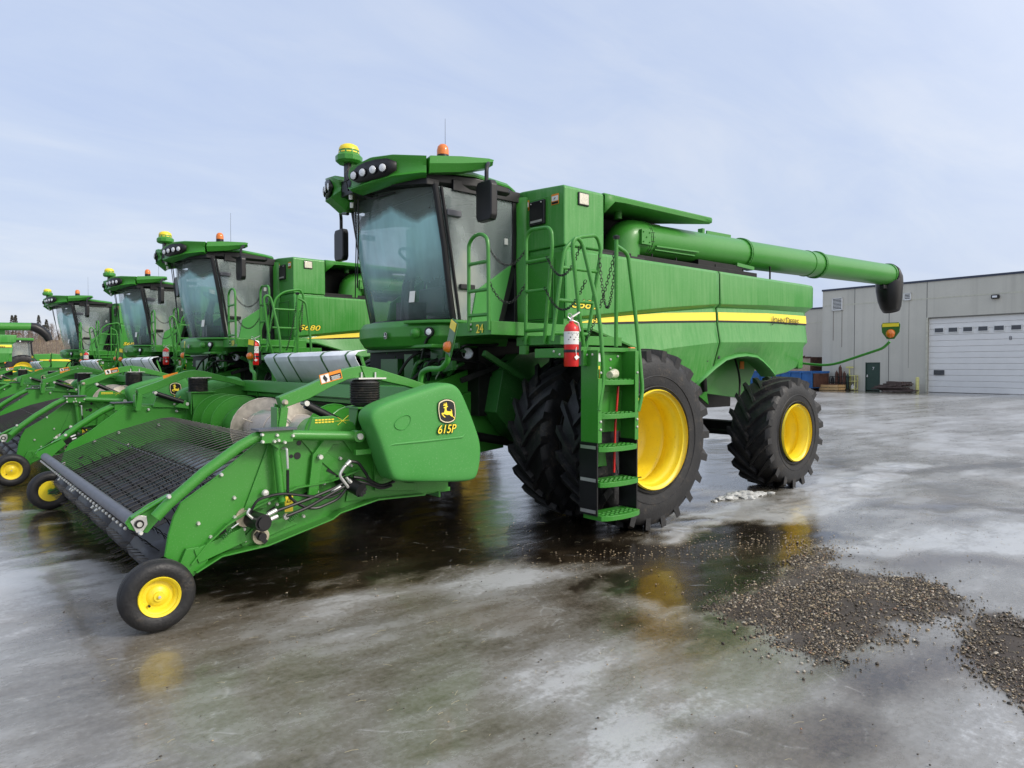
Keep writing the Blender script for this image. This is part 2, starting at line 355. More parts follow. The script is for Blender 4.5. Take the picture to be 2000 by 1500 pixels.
# ================================================================= COMBINE (x = towards its rear, -y = its left side)
def make_combine():
    rt = E('combine_harvester')
    YB = -1.65
    # ---- wheels
    for y in (-2.46, -1.72): wheel('front_wheel', rt, (0, y, .915), 'front', -1)
    for y in (1.72, 2.46): wheel('front_wheel', rt, (0, y, .915), 'front', 1)
    wheel('rear_wheel', rt, (3.45, -2.08, .755), 'rear', -1); wheel('rear_wheel', rt, (3.45, 2.08, .755), 'rear', 1)
    # ---- running gear
    b = MB(); b.cyl((0,-2.3,.915),(0,2.3,.915),.11, n=16); b.box(-.22,.22,-1.35,1.35,.72,1.12)
    for s in (-1,1):
        b.cyl((0,s*1.35,.915),(0,s*1.2,.915),.30,n=24); b.cyl((0,s*2.22,.915),(0,s*2.12,.915),.2,n=20)
    b.build('front_axle', 'mech', rt, bevel=.01)
    b = MB(); b.box(3.33,3.57,-1.65,1.65,.66,.86); b.box(3.3,3.6,-.25,.25,.8,1.4)
    for s in (-1,1): b.cyl((3.45,s*1.95,.755),(3.45,s*1.6,.755),.16,n=20); b.box(3.36,3.54,s*1.62-.1,s*1.62+.1,.5,1.0)
    b.cyl((3.2,-1.5,.72),(3.2,1.5,.72),.03,n=8); b.build('rear_axle', 'mech', rt, bevel=.01)
    b = MB(); b.box(-.35,4.6,-.62,.62,1.0,2.05); b.box(.3,2.6,-.9,.9,1.15,2.05); b.box(2.6,3.1,-.95,-.6,.95,1.5)
    b.box(-.25,5.1,-1.2,1.2,1.95,2.6); b.box(1.1,3.1,-1.02,-.95,.68,.86)
    b.prism('y', [(.9,1.0),(2.7,1.05),(2.9,.75),(1.0,.7)], -.8, .8)
    b.build('chassis', 'mech', rt, bevel=.012)
    b = MB(); b.box(1.2,3.0,-1.1,-1.02,1.28,1.36); b.box(1.9,1.98,-1.08,-.98,1.0,2.0); b.box(2.75,2.9,-1.1,-1.0,.9,2.1)
    b.bar((1.8,-1.12,1.1),(3.0,-1.12,1.75),.05,.07); b.bar((1.9,-1.15,.98),(2.95,-1.15,1.52),.04,.05)
    b.prism('y',[(2.3,1.55),(3.1,1.1),(3.05,1.3),(2.75,1.75)],-1.22,-1.2); b.box(4.0,4.9,-.8,.8,1.35,2.0)
    b.prism('y',[(2.9,1.3),(4.35,1.15),(4.7,1.6),(4.6,2.0),(2.9,2.0)],-1.0,-.93)
    b.build('lower_frame', 'green', rt, bevel=.006)
    b = MB(); b.box(2.15,2.5,-1.3,-1.12,1.35,1.62); b.tube(arc([(2.2,-1.2,1.9),(2.3,-1.25,1.5),(2.1,-1.2,1.0)]),.018,8)
    b.tube(arc([(2.5,-1.15,1.95),(2.62,-1.25,1.45),(3.0,-1.2,.95)]),.02,8); b.tube(arc([(3.9,-1.1,1.9),(3.95,-1.2,1.5),(3.6,-1.4,1.0)]),.016,8)
    b.cyl((2.9,-1.25,1.62),(2.95,-1.25,1.3),.045,n=12)
    b.build('hydraulic_lines', 'mech', rt)
    b = MB(); b.box(4.25,4.36,-1.012,-1.0,1.62,1.74); b.build('small_warning_decal','orange',rt)
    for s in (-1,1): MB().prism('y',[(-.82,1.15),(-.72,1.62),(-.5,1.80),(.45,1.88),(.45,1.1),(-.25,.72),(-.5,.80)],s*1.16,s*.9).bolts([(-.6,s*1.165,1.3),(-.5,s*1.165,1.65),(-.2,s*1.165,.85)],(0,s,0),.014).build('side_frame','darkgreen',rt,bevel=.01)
    # ---- feeder house
    b = MB(); fh = [(-2.2,1.30),(-1.38,1.47),(-.6,1.72),(.4,1.9),(.4,1.2),(-.45,.72),(-.85,.72),(-1.25,.86),(-2.2,.55)]
    b.prism('y', fh, -.74, .74)
    b.prism('y', [(-1.15,1.30),(-.62,1.45),(-.40,1.40),(-.42,.70),(-.85,.66),(-1.1,.95)], -.80, -.74)
    b.prism('y', [(-1.75,1.38),(-1.5,1.43),(-1.5,1.15),(-1.62,1.02),(-1.75,1.02)], -.765, -.74)
    b.bolts([(-1.5,-.80,1.2),(-1.0,-.80,1.2),(-.95,-.80,.95),(-.6,-.80,1.38),(-.5,-.80,.85),(-1.9,-.745,1.2)], r=.014)
    b.build('feeder_house', 'green', rt, bevel=.008)
    b = MB(); b.cyl((-1.55,-.95,1.0),(-.15,-.95,.72),.05,n=14); b.tube(arc([(-1.5,-.5,1.5),(-1.3,-.7,1.75),(-.9,-.75,1.85)]),.02,8)
    b.tube(arc([(-1.6,-.3,1.48),(-1.5,-.5,1.8),(-1.0,-.6,1.9)]),.018,8); b.bar((-1.15,-.95,1.5),(-.35,-1.1,1.78),.05,.06)
    b.box(-1.25,-.3,-.9,.9,1.62,1.93); b.box(-.9,-.28,-.95,.95,1.1,1.95)
    b.build('hydraulic_block', 'mech', rt, bevel=.006)
    rq = random.Random(4)
    for mt, nm, k, r_ in (('black','hydraulic_hose',9,.016),('darkgreen','support_rod',4,.022),('steel','steel_pipe',3,.009)):
        for i in range(k):
            x0 = rq.uniform(-1.45,-.9); y0 = rq.uniform(-.95,.2); z0 = rq.uniform(1.45,1.75)
            MB().tube(arc([(x0,y0,z0),(x0-.1+rq.uniform(-.05,.1),y0-rq.uniform(.1,.3),z0+rq.uniform(.1,.3)),(x0+rq.uniform(.2,.5),y0-rq.uniform(.0,.3),z0+rq.uniform(-.1,.2)),(x0+.7,y0,z0+rq.uniform(-.3,.3))],5),r_,7).build(nm,mt,rt)
    b = MB(); b.box(-1.28,-1.25,-.9,-.55,1.68,1.9); b.box(-1.35,-1.2,-.3,-.1,1.5,1.8); b.box(-1.32,-1.2,.1,.5,1.55,1.75); b.prism('x',[(-1.0,1.62),(-.6,1.55),(-.6,1.62),(-1.0,1.72)],-1.3,-1.24); b.bar((-1.28,-1.1,1.88),(-1.28,.9,1.86),.03,.06); b.bar((-1.1,-1.3,1.80),(-.5,-1.3,1.50),.05,.06)
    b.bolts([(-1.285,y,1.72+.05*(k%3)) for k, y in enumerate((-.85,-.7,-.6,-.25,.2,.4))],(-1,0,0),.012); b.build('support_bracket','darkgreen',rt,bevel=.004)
    b = MB(); b.lathe([(0,0),(.05,0),(.062,.012),(.062,.05)], (-1.03,-.93,1.80), (-.8,-.6,.05), 20)
    b.build('work_lamp', 'lamp', rt)
    # ---- left and right side shields with creases, stripe recess and rear wheel arch
    top = 2.955
    c1 = [(-0.433,2.176),(0.379,2.271),(1.514,2.404),(2.652,2.512),(3.938,2.567),(5.332,2.605)]
    c2 = [(-0.395,2.152),(0.423,2.222),(1.566,2.351),(2.712,2.465),(4.008,2.505),(5.262,2.522)]
    c4 = [(-0.433,2.010),(0.125,1.934),(0.926,1.786),(1.570,1.877),(2.658,1.979),(3.933,2.014),(5.226,2.035)]
    bt = [(-0.357,2.083),(0.192,2.061),(0.602,1.960),(1.117,1.821),(1.731,1.531),(2.286,1.341),(2.601,1.552),(2.625,1.580),(2.758,1.650),(3.006,1.758),(3.262,1.804),(3.528,1.821),(3.804,1.802),(3.975,1.734),(4.150,1.642),(4.330,1.525),(4.695,1.570),(5.109,1.675),(5.402,1.958)]
    def side(x0, x1, nm, n):
        b = MB(); rows = []
        xs = [x0+(x1-x0)*i/n for i in range(n+1)]
        for x in xs:
            z1, z2, z4, zb = interp(c1, x), interp(c2, x), interp(c4, x), interp(bt, x)
            z4 = max(z4, zb+.012)
            en = .0
            rows.append([(x,YB+.06,top+.004),(x,YB+.02,top),(x,YB,top-.03),(x,YB-.01,z1+.012),(x,YB-.008,z1),(x,YB+.055,z2),(x,YB+.05,z2-.02),(x,YB+.03,(z2+z4)/2),(x,YB-.012,z4+.01),(x,YB-.008,z4-.004),(x,YB+.10,zb+.012),(x,YB+.115,zb),(x,YB+.165,zb+.01)])
        b.grid(rows)
        return b
    lf = side(-.25, 2.675, 'front', 40); o = lf.build('side_shield', 'panel', rt, ang=22, solid=.012)
    lr = side(2.705, 5.37, 'rear', 54)
    # taper the rear edge inwards below the crease and curve round the corner
    e = []
    for (x, y, z) in lr.v:
        if x > 5.0:
            t = (x-5.0)/.37; lim = interp([(1.60,4.95),(1.75,5.02),(2.1,5.19),(2.5,5.19),(2.58,5.30),(2.64,5.36),(3,5.36)], z); x = 5.0+t*(lim-5.0); y += .03*t*t
        e.append((x, y, z))
    lr.v = e; o2 = lr.build('side_shield', 'panel', rt, ang=22, solid=.012)
    for src in (lf, lr): 
        b = MB(); b.v = [(x, -y, z) for x, y, z in src.v]; b.f = src.f; b.mi = src.mi; b.build('side_shield', 'panel', rt, ang=22, solid=.012)
    b = MB(); b.box(2.66,2.72,YB+.085,YB+.12,1.66,top-.01); b.build('shield_gap_seal','black',rt)
    b = MB()
    for x, z in [(2.493,1.740),(2.770,1.784)]: b.disc((x,YB+.06,z),(0,-1,.2),.022,12,t=.02)
    b.build('shield_plugs','black',rt)
    # rear wheel arch lip
    lip = [(2.280,1.410),(2.596,1.580),(2.728,1.650),(2.975,1.758),(3.231,1.803),(3.496,1.821),(3.770,1.801),(3.941,1.734),(4.115,1.642),(4.294,1.525)]
    b = MB(); rows = []
    for i, (x, z) in enumerate(lip):
        rows.append([(x,YB+.14,z+.03),(x,YB+.07,z+.022),(x,YB+.055,z-.01),(x,YB+.075,z-.022),(x,YB+.30,z-.02)])
    b.grid(rows); b.build('fender_lip', 'shield', rt, ang=60, solid=.01)
    # stripe
    st = [(0.001,2.151),(0.293,2.211),(0.876,2.276),(1.525,2.336),(2.713,2.404),(4.009,2.452),(5.271,2.465)]
    sb = [(0.001,2.149),(0.294,2.163),(0.876,2.199),(1.526,2.236),(2.714,2.292),(4.011,2.334),(5.274,2.342)]
    for a0, a1 in ((0.03, 2.66), (2.72, 5.15)):
        b = MB(); k = 30; rows = []; rows2 = []
        for i in range(k+1):
            x = a0+(a1-a0)*i/k; zt, zb = interp(st, x), interp(sb, x)
            def yy(z): return YB+.05-.02*(interp(c2, x)-z)/max(.1, interp(c2, x)-(interp(c2,x)+interp(c4,x))/2)-.013
            rows.append([(x,yy(zt),zt),(x,yy(zb),zb)]); rows2.append([(x,yy(zb),zb),(x,yy(zb)-.0003,zb-.026)])
        b.grid(rows, 0); b.grid(rows2, 1); n_ = len(b.v); b.v += [(x,-y,z) for x,y,z in b.v]; b.f += [[n_+i for i in f][::-1] for f in b.f]; b.mi += b.mi[:]
        so = b.build('stripe', ['decal','black'], o if a0 < 1 else o2, smooth=False)
    (jx0, jz0), (jx1, jz1) = [(4.080,2.363),(4.886,2.382)]
    text([('J',.145),('OHN',.115),('GAP',.04),('D',.145),('EERE',.115)], 'lettering', o2, ((jx0+jx1)/2, -1.640, jz0-.050), mat='black', width=jx1-jx0)
    (tx, tz), = [(0.091,2.361)]
    text(('S680',.135), 'lettering', o, (tx-.03, -1.664, tz-.05), mat='decal', shear=.25, width=.42, bold=.01, outline='black')
    # ---- grain tank
    b = MB(); T = 3.655
    b.prism('x', [(-1.65,2.99),(-1.65,T-.02),(-1.62,T),(-.95,T+.05),(.95,T+.05),(1.62,T),(1.65,T-.02),(1.65,2.99)], -.257, .385)
    b.box(-.24,.385,-1.63,1.63,2.90,2.99)
    b.build('grain_tank', 'panel', rt, bevel=.02)
    b = MB(); b.prism('x', [(-.95,2.9),(-.95,T-.01),(1.65,T-.01),(1.65,2.9)], .387, 2.3); b.box(.387,.40,-1.6,-.95,2.96,T-.05); b.build('recess_wall','mech',rt)  # black tank wall: the shadow inside the auger recess is put into its colour
    # roof of the auger recess: sloping thin canopy
    b = MB(); 
    rows = []
    for i in range(13):
        t = i/12; x = .385+(2.50-.385)*t; inn = -1.0 if t < .55 else -1.0-.62*((t-.55)/.45)**1.3; dz = .16*max(0, 1-t*9)**2
        rows.append([(x,-1.63,T),(x,-1.66,T-.02),(x,-1.655,T-.058-dz),(x,-1.62,T-.066-dz),(x,min(inn,-1.2)-.0,T-.07-dz*.5),(x,inn,T-.075)])
    b.grid(rows); b.v += [(x,y,z) for x,y,z in []]
    b.build('tank_canopy', 'green', rt, ang=25, solid=.015)
    b = MB(); b.prism('z', [(.385,-1.65),(.385,-.9),(2.0,-.9),(2.55,-1.62),(2.5,-1.66)], T-.012, T+.006); b.build('canopy_top', 'panel', rt, bevel=.006)
    # front wall beside the cab, with the flared corner
    b = MB(); b.prism('x', [(-1.64,2.02),(-1.64,2.93),(1.64,2.93),(1.64,2.02)], -.255, -.2); b.box(-.2,-.1,-1.6,1.6,2.0,2.95)
    b.build('front_bulkhead', 'green', rt, bevel=.006)
    b = MB(); rows = []
    for y, z, w in ((-.93,3.62,.02),(-.94,3.2,.02),(-.93,2.8,.03),(-.90,2.5,.06),(-.86,2.3,.10),(-.80,2.05,.16)):
        rows.append([(-.255,y-.10-w,z),(-.30,y-.05-w*.6,z),(-.33,y-.0,z),(-.31,y+.06,z),(-.26,y+.07,z)])
    b.grid(rows); b.build('flared_corner', 'green', rt, solid=.01)
    for yc0, yc1, z0, z1, nm in ((-1.50,-1.02,2.17,2.86,'service_door'),):
        b = MB(); b.box(-.272,-.255,yc0,yc1,z0,z1); d_ = b.build(nm, 'green', rt, bevel=.008)
        b = MB(); b.box(-.276,-.270,yc0+.02,yc1-.02,z0+.02,z0+.026); b.box(-.276,-.270,yc0+.02,yc1-.02,z1-.026,z1-.02)
        b.box(-.276,-.270,yc0+.02,yc0+.026,z0+.02,z1-.02); b.box(-.276,-.270,yc1-.026,yc1-.02,z0+.02,z1-.02); b.build('door_seal','black',d_)
    ((y0,z0),(y1,z1)) = [(-1.114,3.262),(-1.365,3.539)]
    b = MB(); b.box(-.30,-.25,y1,y0,z0,z1); vb = b.build('intake_screen', 'black', rt, bevel=.012)
    b = MB(); b.box(-.306,-.30,y1+.03,y0-.03,z0+.03,z0+.055); b.bolts([(-.30,y0-.04,z1-.03),(-.30,y1+.04,z1-.03)],(-1,0,0),.008); b.build('screen_latch','steel',vb)
    b = MB(); b.box(-.268,-.25,y1-.04,y0+.03,z0-.03,z1+.03); b.build('screen_surround','green',rt,bevel=.008)
    for (pa, pb) in (((1022,412),(1033,391)), ((1077,400),(1091,377))): pass
    for ((ya,za),(yb,zb)) in ([(-0.972,3.462),(-1.071,3.581)], [(-1.451,3.455),(-1.566,3.570)]):
        b = MB(); lo, hi = min(ya,yb), max(ya,yb); b.box(-.262,-.2575,lo,hi,za,zb,0); b.box(-.2635,-.262,lo+.006,hi-.006,za+.006+(zb-za)*.3,zb-.02,1)
        b.box(-.2635,-.262,lo+.006,hi-.006,za+.006,za+(zb-za)*.27,2); b.bar((-.265,(lo+hi)/2-.01,zb-.04),(-.265,(lo+hi)/2+.015,za+(zb-za)*.5),.002,.012,(1,0,0),2)
        b.build('warning_decal', ['orange','white','black'], rt, smooth=False)
    ((xa,za),(xb,zb)) = [(-0.050,3.457),(0.121,3.603)]
    b = MB(); b.box(xa,xb,-1.668,-1.65,za,zb,0); mk = b.build('marker_lamp', 'black', rt, bevel=.01)
    b = MB(); b.box(xa+.012,xb-.012,-1.673,-1.66,za+.012,zb-.012); b.build('lamp_lens','beige',mk,bevel=.006)
    b = MB(); b.prism('y',[(-.22,2.965),(1.15,2.965),(1.15,2.99),(-.22,2.99)],-1.62,-1.60); b.build('tank_seam','black',rt)
    # engine deck behind the tank
    b = MB(); b.box(2.3,5.2,-1.5,1.5,2.6,2.96); b.box(2.3,3.4,-.4,1.5,2.96,3.5); b.box(3.4,5.0,-.2,1.4,2.96,3.35)
    b.prism('y',[(2.3,3.62),(2.75,3.62),(2.9,3.5),(2.9,3.40),(2.3,3.40)],-.95,-.4); b.box(2.9,3.3,-.85,-.5,3.35,3.52)
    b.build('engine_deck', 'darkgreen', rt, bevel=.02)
    b = MB(); b.box(.4,3.9,-1.5,-1.05,2.93,3.05); b.box(2.5,3.6,-1.45,-.9,2.95,3.13); b.box(3.0,3.5,-1.4,-1.1,3.0,3.16)
    for x in (1.2,1.5,2.0,2.9,3.6): b.cyl((x,-1.45,2.95),(x,-1.45,3.1),.012,n=6)
    b.cyl((4.35,-1.45,2.94),(4.35,-1.45,3.2),.014,n=8)
    b.build('auger_cradle', 'mech', rt, bevel=.008)
    b = MB(); b.prism('x',[(-1.58,1.62),(-1.6,2.95),(1.6,2.95),(1.58,1.62)],5.0,5.16); b.build('rear_hood','green',rt,bevel=.03)
    # ---- unloading auger
    A0, A1, A2, A3 = Vector((1.42,-1.30,3.29)), Vector((3.74,-1.30,3.345)), Vector((6.06,-1.30,3.40)), Vector((8.98,-1.30,3.475))
    b = MB(); b.tube([A0, A0.lerp(A1,.5), A1], .215, 40); b.tube([A1,A2], .21, 40); b.tube([A2,A3], .205, 40)
    ax = (A3-A0).normalized()
    for p, r_ in ((A0,.238),(A1,.238),(A2,.232)):
        b.cyl(p-ax*.03,p-ax*.008,r_,n=40); b.cyl(p+ax*.008,p+ax*.03,r_,n=40)
        for k in range(20):
            w = 2*PI*k/20; q = p+Vector((0,math.cos(w),math.sin(w)))*(r_-.012); b.tube([q-ax*.045,q+ax*.045],.009,6)
    b.cyl(A2-ax*.35,A2-ax*.335,.219,n=40); b.cyl(A3-ax*.06,A3,.22,n=40)
    b.bar(A0+Vector((.1,-.19,-.10)),A0+Vector((1.0,-.19,-.08)),.05,.02); b.bar(A0+Vector((.1,-.16,-.14)),A0+Vector((.95,-.16,-.13)),.05,.015)
    b.bar(A1+Vector((-.3,-.1,-.2)),A1+Vector((.15,-.1,-.22)),.12,.05); b.box(2.75,2.8,-1.34,-1.26,3.52,3.60); b.bar((2.9,-1.3,3.56),(3.5,-1.3,3.57),.02,.06)
    ua = b.build('unloading_auger', 'green', rt, ang=40)
    b = MB()
    el = arc([A0+Vector((0,0,0)),A0+Vector((-.28,.02,-.01)),A0+Vector((-.34,.03,-.35)),A0+Vector((-.34,.03,-.5))],8)
    b.tube(el,.235,36); b.box(A0.x-.24,A0.x-.06,-1.55,-1.50,3.18,3.36); b.cyl((A0.x-.40,-1.3,3.5),(A0.x-.40,-1.3,3.62),.05,n=12)
    b.bolts([(A0.x-.24+.03+.06*i,-1.55,3.21+.06*j) for i in range(3) for j in range(3) if (i+j)%2 == 0],r=.01)
    b.build('auger_elbow','green',ua,ang=40)
    b = MB()
    for k in range(26):
        w = 2*PI*k/26; q = A0+ax*.0+Vector((0,math.cos(w),math.sin(w)))*.232; b.tube([q-ax*.035,q+ax*.035],.007,6)
    b.build('flange_bolts','black',ua)
    sp = [A3+Vector(q) for q in ((-.01,0,0),(.05,0,-.01),(.10,0,-.06),(.11,0,-.16),(.11,0,-.30),(.14,0,-.48),(.19,0,-.62),(.22,0,-.70))]
    b = MB(); b.tube(sp,[.225,.232,.240,.242,.235,.215,.185,.150],36,cap=False)
    b.build('rubber_spout','black',ua,ang=60,solid=.012)
    b = MB(); b.box(A3.x-.28,A3.x-.10,-1.36,-1.26,A3.z-.30,A3.z-.21); b.build('spout_lamp','black',ua,bevel=.02)
    # ---- cab
    cab = MB()
    cab.box(-.36,-.27,-.93,.93,2.0,3.63)
    for s in (-1,1):
        cab.tube([(-1.20,s*.885,2.14),(-1.27,s*.905,2.5),(-1.34,s*.92,2.95),(-1.46,s*.92,3.60)],.036,8)
        cab.tube([(-1.145,s*.935,2.14),(-1.26,s*.95,2.8),(-1.40,s*.95,3.58)],.018,6)
        cab.bar((-.375,s*.93,2.80),(-.375,s*.93,3.66),.05,.03,(0,1,0))
        cab.bar((-.385,s*.935,2.84),(-.60,s*.935,2.06),.075,.02,(0,1,0))
        cab.box(-1.25,-.3,s*.93-.03,s*.93+.03,3.56,3.68)
        cab.box(-1.22,-.5,s*.925-.02,s*.925+.02,2.08,2.17)
    cab.build('cab_frame', 'black', rt, bevel=.006)
    # windscreen: one curved sheet bowing forwards
    def wx(u, v): return -1.19-.33*(1-abs(u)**2.2)-.255*v-.03*math.sin(PI*v)
    b = MB(); rows = []
    for j in range(11):
        v = j/10; rows.append([(wx(-1+i/9.5, v), (-1+i/9.5)*.895, 2.165+1.46*v) for i in range(20)])
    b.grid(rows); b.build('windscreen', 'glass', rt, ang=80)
    b = MB()
    b.tube([(wx(-1+i/9.5,0)-.012,(-1+i/9.5)*.90,2.165) for i in range(20)],.02,6); b.build('windscreen_seal','black',rt); b = MB()
    b.tube([(wx(-1+i/9.5,1)-.0,(-1+i/9.5)*.90,3.61) for i in range(20)],.03,6)
    b.build('windscreen_seal','black',rt)
    for s in (-1,1):
        dg = [(-1.19,2.17),(-.98,2.17),(-.92,2.50),(-.41,2.84),(-.39,3.58),(-1.43,3.58)]
        b = MB(); b.prism('y', dg, s*.925, s*.931); gd = b.build('door_glass', 'doorglass', rt, smooth=False)
        b = MB(); b.prism('y', [(-1.0,2.16),(-.93,2.50),(-.41,2.845),(-.42,2.76),(-.62,2.12),(-.99,2.12)], s*.90, s*.945); b.build('lower_door_panel', 'shield', rt, bevel=.012)
        MB().box(-1.33,-1.14,s*.95-.015,s*.95+.015,3.28,3.35).build('door_hinge','grey',rt,bevel=.012); MB().box(-1.16,-.96,s*.95-.02,s*.95+.02,2.50,2.56).build('door_handle','black',rt,bevel=.012)
    b = MB(); b.box(-.52,-.47,-.942,-.936,3.06,3.13)
    b.build('window_sticker','white',rt,smooth=False)
    b = MB(); b.obox((-1.50,-.52,2.43),(.012,-.036,.0),(-.0015,-.0006,0),(.006,-.002,.062)); b.build('windscreen_sticker','white',rt,smooth=False)
    # interior
    b = MB(); b.box(-1.25,-.4,-.85,.85,2.10,2.16); b.box(-.9,-.42,-.25,.30,2.3,2.62); b.prism('y',[(-.62,2.55),(-.45,2.55),(-.42,3.3),(-.54,3.3)],-.22,.27)
    b.box(-1.0,-.6,-.58,-.42,2.3,2.78); b.box(-1.35,-.4,-.86,.86,3.50,3.60); b.prism('y',[(-1.48,3.35),(-1.40,3.55),(-.4,3.55),(-.9,3.48)],-.84,.84)
    b.build('seat', 'black', rt, bevel=.02)
    b = MB(); b.tube([(-1.22,.02,2.15),(-1.22,.02,2.6),(-1.14,.02,2.92)],[.10,.075,.05],12); b.box(-1.3,-1.05,-.12,.16,2.16,2.42)
    c = Vector((-1.12,.02,2.96)); nn = Vector((.45,0,.9)).normalized(); uu = Vector((0,1,0)); vv = nn.cross(uu)
    ring = [c+(uu*math.cos(k*PI/14)+vv*math.sin(k*PI/14))*.20 for k in range(29)]
    b.tube(ring,.018,8); 
    for k in (0,2.1,4.2): b.tube([c,c+(uu*math.cos(k)+vv*math.sin(k))*.2],.016,6)
    b.build('steering_wheel','black',rt)
    # cab nose under the windscreen
    pl = [(-.5,-1.0),(-1.20,-1.0),(-1.40,-.90),(-1.60,-.50),(-1.66,-.15),(-1.66,.15),(-1.60,.50),(-1.40,.90),(-1.20,1.0),(-.5,1.0)]
    b = MB(); n = len(pl); vs = []
    for sc_, z, dx in ((.96,2.165,.03),(1.0,2.10,0),(1.0,1.99,0),(.95,1.885,.05),(.90,1.86,.08)):
        vs += [(x*sc_+(-.02 if sc_ < 1 else 0)+0, y*sc_, z) for x, y in pl]
    fs = [(i*n+j,i*n+(j+1)%n,(i+1)*n+(j+1)%n,(i+1)*n+j) for i in range(4) for j in range(n)]+[tuple(range(n)),tuple(range(4*n,5*n))[::-1]]
    b.add(vs, fs); b.prism('z',[(-1.62,-.52),(-1.50,-.86),(-1.30,-1.05),(-1.0,-1.05),(-1.0,-.6)],2.125,2.16)
    b.prism('y',[(-1.5,1.86),(-1.5,1.90),(-.9,1.90),(-.9,1.84)],-.9,-.3)
    b.build('cab_nose','green',rt,bevel=.012)
    hl = Vector((-1.475,-.82,2.03)); hn = Vector((-.88,-.45,.05))
    b = MB(); b.prism('y',[(0,0),(.3,0),(.3,.1),(0,.1)],0,0) if 0 else None
    b.cyl(hl-hn*.03,hl+hn*.012,.052,n=24); hb = b.build('headlight','black',rt)
    b = MB(); b.lathe([(0,.02),(.02,.019),(.034,.012),(.038,0)],hl,hn,20); b.build('lamp_lens','lamp',hb)
    b = MB(); b.lathe([(0,.055),(.03,.048),(.05,.03),(.06,0)],hl+Vector((-.075,.15,-.01)),(-.93,-.35,0),20); b.build('blanking_boss','green',rt)
    (ey,ez), = [(-0.222,2.002)]
    emblem('badge', rt, (-1.672,ey-.01,ez), .07, '-x', True)
    # roof
    b = MB(); rp = [(-1.62,-.82),(-1.0,-1.0),(-.5,-.99),(-.30,-.86),(-.27,0),(-.30,.86),(-.5,.99),(-1.0,1.0),(-1.62,.82),(-1.8,.3),(-1.8,-.3)]
    vs = []; n = len(rp)
    for s_, z in ((.97,3.60),(1.0,3.64),(1.0,3.72),(.985,3.735)): vs += [(-1.0+(x+1.0)*s_, y*s_, z) for x, y in rp]
    fs = [(i*n+j,i*n+(j+1)%n,(i+1)*n+(j+1)%n,(i+1)*n+j) for i in range(3) for j in range(n)]+[tuple(range(n)),tuple(range(3*n,4*n))[::-1]]
    b.add(vs, fs); b.build('roof_underside','black',rt,bevel=.01)
    vs = []; b = MB()
    for s_, z in ((1.005,3.735),(1.01,3.755),(.98,3.79),(.75,3.83),(.3,3.85)): vs += [(-1.0+(x+1.0)*s_, y*s_, z-(.04 if x > -.6 else 0)) for x, y in rp]
    fs = [(i*n+j,i*n+(j+1)%n,(i+1)*n+(j+1)%n,(i+1)*n+j) for i in range(4) for j in range(n)]+[tuple(range(n)),tuple(range(4*n,5*n))[::-1]]
    b.add(vs, fs); b.build('roof','green',rt,ang=50)
    # wrap-around visor, one lobe each side, with four work lamps
    for s in (-1,1):
        path = [(-2.02,-.13,3.60,3.76),(-2.05,-.22,3.55,3.82),(-1.98,-.52,3.575,3.875),(-1.86,-.74,3.62,3.875),(-1.63,-.93,3.66,3.865),(-1.59,-.955,3.66,3.865)]
        b = MB(); rows = []
        for i, (x, y, zb, zt) in enumerate(path):
            q0 = path[max(0,i-1)]; q1 = path[min(len(path)-1,i+1)]; t = Vector((q1[0]-q0[0],q1[1]-q0[1],0)).normalized(); nn_ = Vector((t.y,-t.x,0)); nn_ = nn_ if nn_.x < 0 else -nn_
            h = zt-zb; lo_ = -.40 if s == 1 else -.06; sec = [(.0,1),(.045,.93),(.03,.72),(.005,.5),(.012,.2),(.05,.07),(.02,0),(-.12,lo_),(-.2,lo_+.2),(-.2,1.0)]
            row = []
            for d, f in sec:
                p = Vector((x,y,zb+h*f))+nn_*d; row.append((p.x, p.y*(-s), p.z))
            rows.append(row+[row[0]])
        b.grid(rows); b.add(rows[0][:-1],[tuple(range(10))]); b.add(rows[-1][:-1],[tuple(range(10))])
        vo = b.build('light_visor','green',rt,ang=32)
        # swept wing behind it
        b = MB(); wing = [(-1.56,-.965,3.69,3.865),(-1.25,-1.10,3.725,3.885),(-.98,-1.22,3.79,3.885),(-.93,-1.24,3.82,3.875)]
        rows = []
        for x, y, zb, zt in wing: rows.append([(x,-s*(y-.02),zt),(x-.02,-s*(y-.035),(zb+zt)/2),(x,-s*(y-.0),zb),(x+.05,-s*(y+.14),zb+.01),(x+.05,-s*(y+.2),zt),(x,-s*(y-.02),zt)])
        b.grid(rows); b.add(rows[0][:-1],[tuple(range(5))]); b.add(rows[-1][:-1],[tuple(range(5))]); b.build('visor_wing','green',rt,ang=32)
        # recess
        b = MB(); rows = []
        rp_ = [(-2.052,-.24,.30),(-2.03,-.33,.62),(-2.005,-.45,.70),(-1.96,-.58,.70),(-1.89,-.71,.62),(-1.83,-.79,.30)]
        up, dn = [], []
        for x, y, w in rp_:
            zb = 3.56 + (y+.22)*(-.09); zc = 3.705-(y+.22)*.06; hh = .10*w/.7
            up.append((x-.033, -s*(y-.018), zc+hh)); dn.append((x-.028, -s*(y-.012), zc-hh))
        b.grid([up, [( (a[0]+c_[0])/2+.0,(a[1]+c_[1])/2,(a[2]+c_[2])/2) for a,c_ in zip(up,dn)], dn]); b.build('lamp_recess','black',vo,solid=.012)
